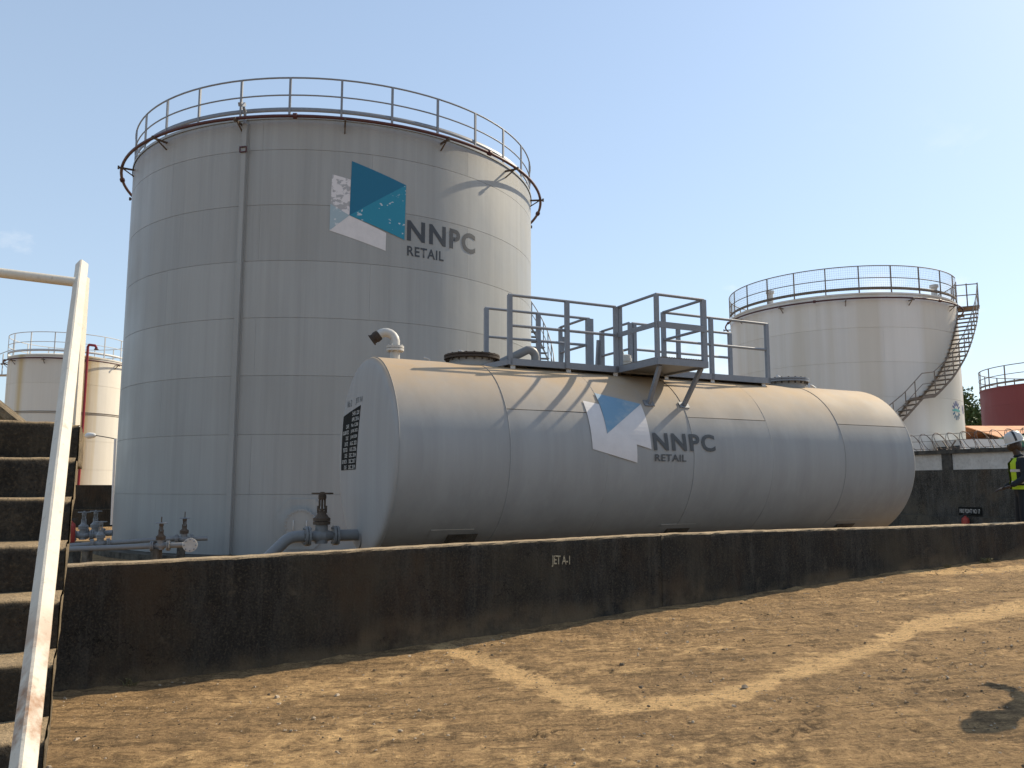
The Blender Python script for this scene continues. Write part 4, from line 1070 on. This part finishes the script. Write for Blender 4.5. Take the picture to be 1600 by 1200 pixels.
def handrail():
    root = thing('handrail', 'chipped white steel handrail along the staircase at the left edge', 'handrail', (-1.236, 2.2, -1.6))
    off = -root.location
    a = Vector((-2.415, 4.5, 1.235)); b = Vector((-1.245, 2.2, -.70)); d = (b-a).normalized(); b2 = b + d*.85
    x = d.cross(Vector((0, 0, 1))).normalized(); y = x.cross(d)
    w, h = .0255, .0255; c = .006; x, y = x*cos(.62) + y*sin(.62), y*cos(.62) - x*sin(.62)
    sec = [(-w, -h+c), (-w, h-c), (-w+c, h), (w-c, h), (w, h-c), (w, -h+c), (w-c, -h), (-w+c, -h)]
    bm = bmesh.new(); rings = []; n = 60
    for i in range(n+1):
        p = a.lerp(b2, i/n)
        rings.append([bm.verts.new(p + x*(u+.0015*fbm(i*.4, k, 1)) + y*(v+.0015*fbm(i*.4, k, 5)) + off) for k, (u, v) in enumerate(sec)])
    for i in range(n):
        for k in range(8): bm.faces.new((rings[i][k], rings[i][(k+1) % 8], rings[i+1][(k+1) % 8], rings[i+1][k]))
    bm.faces.new(rings[0]); bm.faces.new(list(reversed(rings[-1]))); bmesh.ops.recalc_face_normals(bm, faces=bm.faces[:])
    me = bpy.data.meshes.new('sloping_rail'); bm.to_mesh(me); bm.free(); me.materials.append(M['white_rail']); place('sloping_rail', me, root)
    mb = MB(); p = a + d*.10 + Vector((.012, .0, 0)); p.z -= .03; q = Vector((p.x, p.y, SA.z+RI*6-.01)); mb.bar(p+off, q+off, .05, .05, up=(1, 0, 0)); mb.build('rail_post', M['white_rail'], root)
    mb = MB(); p = b2 - d*.06; q = Vector((p.x, p.y, -1.62)); mb.bar(p+off, q+off, .05, .05, up=(1, 0, 0)); mb.build('rail_post', M['white_rail'], root)
    mb = MB(); p = a + d*.245; pts = [p+off, p+off+Vector((-1.6, -.55, .10))]; mb.tube(pts, .026, 12); mb.build('cross_rail', M['white_rail'], root)
handrail()

# ------------------------------------------------------------------ things in the distance
def street_lamp():
    root = thing('street_lamp', 'white cone-headed lamp on a thin pole beside the cream tank', 'lamp', (-16.8, 35, -1.6))
    mb = MB(); mb.tube([(0, 0, 0), (-.05, 0, 3.62)], .07, 10); mb.build('pole', M['lamp_white'], root)
    mb = MB(); mb.tube([(-.05, 0, 3.60), (-.35, 0, 3.66), (-.95, 0, 3.76)], .022, 6); mb.build('arm', M['steel_dark'], root)
    mb = MB(); mb.smooth_lathe([(.03, -.02), (.06, .0), (.10, .06), (.13, .22), (.125, .34), (.08, .42), (.001, .44)], 16, axis=(-1, 0, -.05), loc=(-.92, 0, 3.76)); mb.build('lamp_head', M['lamp_white'], root)
street_lamp()

def shed():
    root = thing('low_shed', 'low building with a faded orange roof below the maroon tank', 'building', (31.8, 39.6, -1.1), 0)
    L = 20.0
    mb = MB(); mb.box((0, 0, 1.55), (L, 5, 3.1)); mb.build('wall', M['white_wall'], root)
    for k in range(20):
        x = -L/2+.5+k; mb = MB(); mb.add([(x-.49, -3.0, 3.25), (x+.49, -3.0, 3.25), (x+.49, 0, 4.0), (x-.49, 0, 4.0), (x-.49, -3.0, 3.21), (x+.49, -3.0, 3.21), (x+.49, 0, 3.96), (x-.49, 0, 3.96)], [(0, 1, 2, 3), (7, 6, 5, 4), (0, 4, 5, 1), (1, 5, 6, 2), (2, 6, 7, 3), (3, 7, 4, 0)])
        mb.build('roof_sheet', M['roof_orange'], root)
    mb = MB(); mb.box((0, 1.6, 3.56), (L, 3.1, .06), Matrix.Rotation(-.25, 3, 'X')); mb.build('rear_roof', M['roof_orange'], root)
    for k in range(6):
        mb = MB(); mb.box((-8+3*k, -2.52, 1.9), (1.2, .06, 1.1)); w = mb.build('window', M['glass'], root)
    for k in range(7): mb = MB(); mb.box((-9.6+3.2*k, -2.85, 1.6), (.15, .15, 3.19)); mb.build('canopy_post', M['rail_brown'], root)
shed()
def tanker():
    root = thing('tanker_truck', 'green tanker truck parked beyond the boundary wall at the right edge', 'truck', (24.6, 34.6, -1.25), radians(2))
    mb = MB(); prof = [(.001, -4.2), (.7, -4.15), (.95, -4.05), (1.03, -3.85), (1.05, -3.6), (1.05, 3.6), (1.03, 3.85), (.95, 4.05), (.001, 4.2)]
    mb.smooth_lathe(prof, 32, axis=(1, 0, 0), loc=(0, 0, 2.35)); tk = mb.build('tank_barrel', M['truck_green'], root)
    for x in (-2.4, 0, 2.4):
        mb = MB(); mb.lathe([(.3, 0), (.3, .16), (.001, .2)], 16, loc=(x, 0, 3.35)); mb.build('hatch', M['truck_green'], tk)
    mb = MB(); mb.box((0, 0, 3.42), (6.6, .5, .05)); mb.build('catwalk', M['truck_dark'], tk)
    mb = MB(); mb.box((-.6, 0, 1.25), (10.6, .9, .30)); mb.build('chassis', M['truck_dark'], root)
    mb = MB(); mb.box((-5.55, 0, 2.0), (1.9, 2.3, 2.3)); cab = mb.build('cab', M['truck_white'], root)
    mb = MB(); mb.box((-5.7, -1.155, 2.45), (.9, .02, .7)); mb.build('cab_window', M['glass'], cab)
    mb = MB(); mb.box((-6.51, 0, 2.5), (.02, 2.0, .8)); mb.build('windscreen', M['glass'], cab)
    for x in (-5.4, -2.9, 1.4, 2.6, 3.8):
        for y in (-1.0, 1.0):
            mb = MB(); mb.lathe([(.3, -.15), (.48, -.15), (.5, -.1), (.5, .1), (.48, .15), (.3, .15)], 20, axis=(0, 1, 0), loc=(x, y, .5)); w = mb.build('wheel', M['truck_dark'], root)
            mb = MB(); mb.lathe([(.001, -.08), (.3, -.13), (.3, .13), (.001, .08)], 16, axis=(0, 1, 0), loc=(x, y, .5)); mb.build('rim', M['rail_light'], w)
tanker()

def tree(loc, h, crown_r, label, seed, leaves=5200):
    rnd = random.Random(seed); root = thing('leafy_tree', label, 'tree', loc, 0, 'trees beyond the boundary wall')
    mb = MB(); tips = []
    mb.tube([(0, 0, 0), (.1, .05, h*.25), (.05, .15, h*.5), (.2, 0, h*.8)], .2, 8, radii=[.3, .22, .16, .06])
    for i in range(15):
        a = rnd.uniform(0, 2*pi); z0 = h*rnd.uniform(.22, .68); L = crown_r*rnd.uniform(.6, 1.0); up = rnd.uniform(.1, .6)*L
        e = Vector((cos(a)*L, sin(a)*L, z0+up)); mb.tube([(0.08, .05, z0), (cos(a)*L*.5, sin(a)*L*.5, z0+up*.35), e], .07, 5, radii=[.09, .06, .02]); tips.append(e)
        tips.append(Vector((cos(a)*L*.55, sin(a)*L*.55, z0+up*.6+.4)))
    tips += [Vector((.2, 0, h*.9)), Vector((-.6, .3, h*.82)), Vector((.8, -.4, h*.8))]
    mb.build('trunk', M['bark'], root)
    mb = MB()
    for i in range(leaves):
        c = rnd.choice(tips); r = crown_r*.36*rnd.random()**.45; v = Vector((rnd.gauss(0, 1), rnd.gauss(0, 1), rnd.gauss(0, .8))).normalized()*r
        p = c + v; s = rnd.uniform(.12, .27); u = Vector((rnd.gauss(0, 1), rnd.gauss(0, 1), rnd.gauss(0, .6))).normalized(); w = u.cross(Vector((rnd.random(), rnd.random(), 1))).normalized()
        mb.add([p-u*s, p+w*s*.5, p+u*s, p-w*s*.5], [(0, 1, 2, 3)])
    mb.build('crown', M['leaf'], root)
tree((42.5, 78, -1), 10.6, 3.6, 'dense green tree in the gap between the white and maroon tanks', 4, 9000)
tree((46.5, 84, -1), 9.6, 3.2, 'green tree just behind the maroon tank railing', 9, 6000)
tree((40.5, 70, -1), 5.6, 2.2, 'low bushy tree at the foot of the white tank', 13, 4500)

# ------------------------------------------------------------------ the worker at the right edge
M['skin'] = plain('dark_skin', (.045, .026, .018), .5, .2, 20, bump=.05)
M['cloth_dark'] = plain('dark_navy_cloth', (.012, .016, .022), .85, .3, 9)
M['cloth_shirt'] = plain('black_shirt', (.015, .016, .020), .85, .3, 9)
M['hivis'] = plain('yellow_green_vest', (.42, .58, .02), .75, .2, 6)
M['reflect'] = plain('grey_reflective_tape', (.50, .47, .45), .4, .15, 10)
M['helmet'] = plain('white_helmet', (.56, .55, .52), .35, .15, 10, bump=.02)
def skin_mesh(name, verts, edges, radii, mat, parent, sub=2, root=0):
    me = bpy.data.meshes.new(name); me.from_pydata(verts, edges, []); o = place(name, me, parent)
    o.modifiers.new('s', 'SKIN'); sk = me.skin_vertices[0].data
    for i, r in enumerate(radii): sk[i].radius = r if isinstance(r, tuple) else (r, r); sk[i].use_root = (i == root)
    md = o.modifiers.new('d', 'SUBSURF'); md.levels = sub; md.render_levels = sub
    dg = bpy.context.evaluated_depsgraph_get(); dg.update(); m2 = bpy.data.meshes.new_from_object(o.evaluated_get(dg)); o.modifiers.clear(); o.data = m2; bpy.data.meshes.remove(me); m2.name = name
    m2.materials.clear(); m2.materials.append(mat)
    for p in m2.polygons: p.use_smooth = True
    return o
def worker(label, loc, rot):
    root = thing('person', label, 'person', loc, rot)
    # own frame: +x is the way he faces, z up
    V = [(0, 0, .98), (.0, 0, 1.16), (.01, 0, 1.36), (.02, 0, 1.47), (.045, 0, 1.54),                 # 0-4 pelvis, waist, chest, neck base, neck
         (.01, .19, 1.41), (.02, .25, 1.15), (.22, .24, 1.02),                                         # 5-7 left arm
         (.01, -.19, 1.41), (.00, -.25, 1.14), (.20, -.23, .99),                                       # 8-10 right arm
         (.0, .10, .92), (.02, .11, .50), (-.02, .11, .09), (.13, .12, .035),                          # 11-14 left leg
         (.0, -.10, .92), (.03, -.11, .50), (.0, -.11, .09), (.15, -.12, .035)]                        # 15-18 right leg
    E = [(0, 1), (1, 2), (2, 3), (3, 4), (2, 5), (5, 6), (6, 7), (2, 8), (8, 9), (9, 10), (0, 11), (11, 12), (12, 13), (13, 14), (0, 15), (15, 16), (16, 17), (17, 18)]
    Rr = [(.13, .16), (.12, .15), (.13, .18), (.075, .10), .055, .075, .055, .042, .075, .055, .042, (.105, .10), (.085, .08), (.07, .065), .045, (.105, .10), (.085, .08), (.07, .065), .045]
    skin_mesh('body', V, E, Rr, M['cloth_dark'], root)
    # head with face
    mb = MB(); k = 24; rings = []
    for i in range(17):
        t = pi*i/16; z = .125*cos(t); r = sin(t)
        rings.append((z, r))
    vs = []
    for z, r in rings:
        for j in range(k):
            a = 2*pi*j/k; x, y = cos(a)*r*.098, sin(a)*r*.076
            if x > 0:
                if z < -.05: x *= 1.0 - .15*abs(sin(a)); y *= .80
                if abs(sin(a)) < .3 and -.035 < z < .02: x += .020*(1-abs(sin(a))/.3)                 # nose
                if abs(sin(a)) < .45 and -.075 < z < -.045: x += .010                                  # lips
                if .2 < abs(sin(a)) < .6 and .005 < z < .04: x -= .010                                 # eye sockets
            vs.append((x, y, z))
    mb.add(vs, [(i*k+j, (i+1)*k+j, (i+1)*k+(j+1) % k, i*k+(j+1) % k) for i in range(16) for j in range(k)], 0, True)
    for sg in (-1, 1): mb.smooth_lathe([(.001, -.008), (.022, -.006), (.026, 0), (.018, .008), (.001, .008)], 10, axis=(0, sg, 0), loc=(-.005, .076*sg, -.005))
    hd = mb.build('head', M['skin'], root); hd.location = (.075, 0, 1.665); hd.rotation_euler = (0, radians(20), 0)
    mb = MB(); mb.tube([(0, 0, 0), (.03, 0, .10)], .052, 14); nk = mb.build('neck', M['skin'], root); nk.location = (.035, 0, 1.50)
    for sg in (-1, 1):
        mb = MB(); mb.smooth_lathe([(.001, -.006), (.009, -.004), (.010, 0), (.006, .005), (.001, .006)], 10, axis=(1, 0, 0), loc=(.082, .030*sg, .018)); mb.build('eye', M['reflect'], hd)
    # helmet
    mb = MB(); k = 28; vs = []; prof = [(1.0, .0), (.995, .03), (.96, .07), (.86, .11), (.66, .145), (.36, .162), (.01, .168)]
    for r, z in prof:
        for j in range(k): a = 2*pi*j/k; vs.append((cos(a)*r*.135, sin(a)*r*.112, z))
    mb.add(vs, [(i*k+j, i*k+(j+1) % k, (i+1)*k+(j+1) % k, (i+1)*k+j) for i in range(len(prof)-1) for j in range(k)], 0, True)
    vs = []
    for rr, zz in ((1.0, .0), (1.0, -.008)):
        for j in range(k): a = 2*pi*j/k; vs.append((cos(a)*.135*rr, sin(a)*.112*rr, zz))
    for zz in (-.008, -.014):
        for j in range(k): a = 2*pi*j/k; e = max(0, cos(a))**1.5; vs.append((cos(a)*(.148+.05*e), sin(a)*.122, zz-.012*e))
    mb.add(vs, [(q*k+j, q*k+(j+1) % k, (q+1)*k+(j+1) % k, (q+1)*k+j) for q in (0, 1, 2) for j in range(k)] , 0, True)
    hl = mb.build('helmet', M['helmet'], root); hl.location = (.066, 0, 1.722); hl.rotation_euler = (0, radians(16), 0)
    arc = [(-(r*.112+.004), z+.003) for r, z in prof] + [((r*.112+.004), z+.003) for r, z in reversed(prof)]
    mb = MB(); vs = []
    for y, z in arc: vs += [(-.016, y, z), (.016, y, z)]
    mb.add(vs, [(2*i, 2*i+1, 2*i+3, 2*i+2) for i in range(len(arc)-1)], 0, True); mb.build('helmet_stripe', M['steel_dark'], hl)
    # vest: open-fronted shell around the torso
    def vest_pt(a, z, off=0.0):
        w = lerp_tab(z, [.97, 1.1, 1.25, 1.38, 1.46], [.185, .178, .190, .205, .13]) + off; d = lerp_tab(z, [.97, 1.1, 1.25, 1.38, 1.46], [.152, .148, .158, .160, .09]) + off
        return Vector((.008 + cos(a)*d, sin(a)*w, z))
    a0, a1 = radians(20), radians(340); k = 40; zsv = [.97, 1.03, 1.08, 1.13, 1.2, 1.26, 1.31, 1.38, 1.43, 1.46]
    mb = MB(); vs = [vest_pt(a0+(a1-a0)*i/k, z, .012) for z in zsv for i in range(k+1)] + [vest_pt(a0+(a1-a0)*i/k, z, .006) for z in zsv for i in range(k+1)]
    n = k+1; q = n*len(zsv)
    mb.add(vs, [(r*n+i, r*n+i+1, (r+1)*n+i+1, (r+1)*n+i) for r in range(len(zsv)-1) for i in range(k)] + [(q+r*n+i, q+(r+1)*n+i, q+(r+1)*n+i+1, q+r*n+i+1) for r in range(len(zsv)-1) for i in range(k)], 0, True)
    vest = mb.build('vest', M['hivis'], root)
    for (za, zb, m, aa, ab) in ((1.06, 1.10, 'reflect', a0, a1), (1.24, 1.28, 'reflect', a0, a1), (1.03, 1.45, 'cloth_shirt', radians(52), radians(95)), (1.03, 1.45, 'cloth_shirt', radians(265), radians(308))):
        mb = MB(); g = .016 if m == 'cloth_shirt' else .020; vs = [vest_pt(aa+(ab-aa)*i/30, za+(zb-za)*j/6, g) for j in range(7) for i in range(31)]
        mb.add(vs, [(j*31+i, j*31+i+1, (j+1)*31+i+1, (j+1)*31+i) for j in range(6) for i in range(30)], 0, True); mb.build('vest_band', M[m], vest)
    # hands, five fingers each
    for sg, wr in ((1, V[7]), (-1, V[10])):
        w = Vector(wr); f = Vector((.9, -.1*sg, -.25)).normalized(); sd = Vector((0, -sg, 0)); vv = [tuple(w-f*.02), tuple(w+f*.03), tuple(w+f*.075)]; ee = [(0, 1), (1, 2)]; rr = [.030, (.034, .024), (.036, .020)]
        for j, (o_, L) in enumerate(((-.030, .068), (-.010, .078), (.010, .074), (.028, .058))):
            b = len(vv); p0 = w+f*.085+sd*o_; curl = Vector((0, 0, -1)); vv += [tuple(p0), tuple(p0+f*L*.5+curl*.006), tuple(p0+f*L*.8+curl*.032)]; ee += [(2, b), (b, b+1), (b+1, b+2)]; rr += [.0105, .0095, .008]
        b = len(vv); p0 = w+f*.03+sd*.035; vv += [tuple(p0), tuple(p0+f*.04+sd*.02), tuple(p0+f*.065+sd*.015+Vector((0, 0, -.01)))]; ee += [(1, b), (b, b+1), (b+1, b+2)]; rr += [.013, .011, .009]
        skin_mesh('hand', vv, ee, rr, M['skin'], root, 1)
    mb = MB(); p = Vector(V[7]); mb.box((p.x+.15, p.y, p.z-.015), (.14, .07, .010)); mb.build('phone', M['steel_dark'], root)
    for y in (.115, -.115):
        mb = MB(); mb.smooth_lathe([(.001, -.13), (.036, -.12), (.05, -.06), (.048, .04), (.044, .10), (.03, .14), (.001, .15)], 14, axis=(1, 0, 0), loc=(.05, y, .045)); o = mb.build('boot', M['steel_dark'], root)
worker('worker in white helmet and yellow-green vest standing at the right edge', (8.00, 12.98, -1.015), radians(180-18))
worker('colleague outside the frame whose shadow falls on the ground at lower right', (4.78, 6.45, -1.34), radians(115))
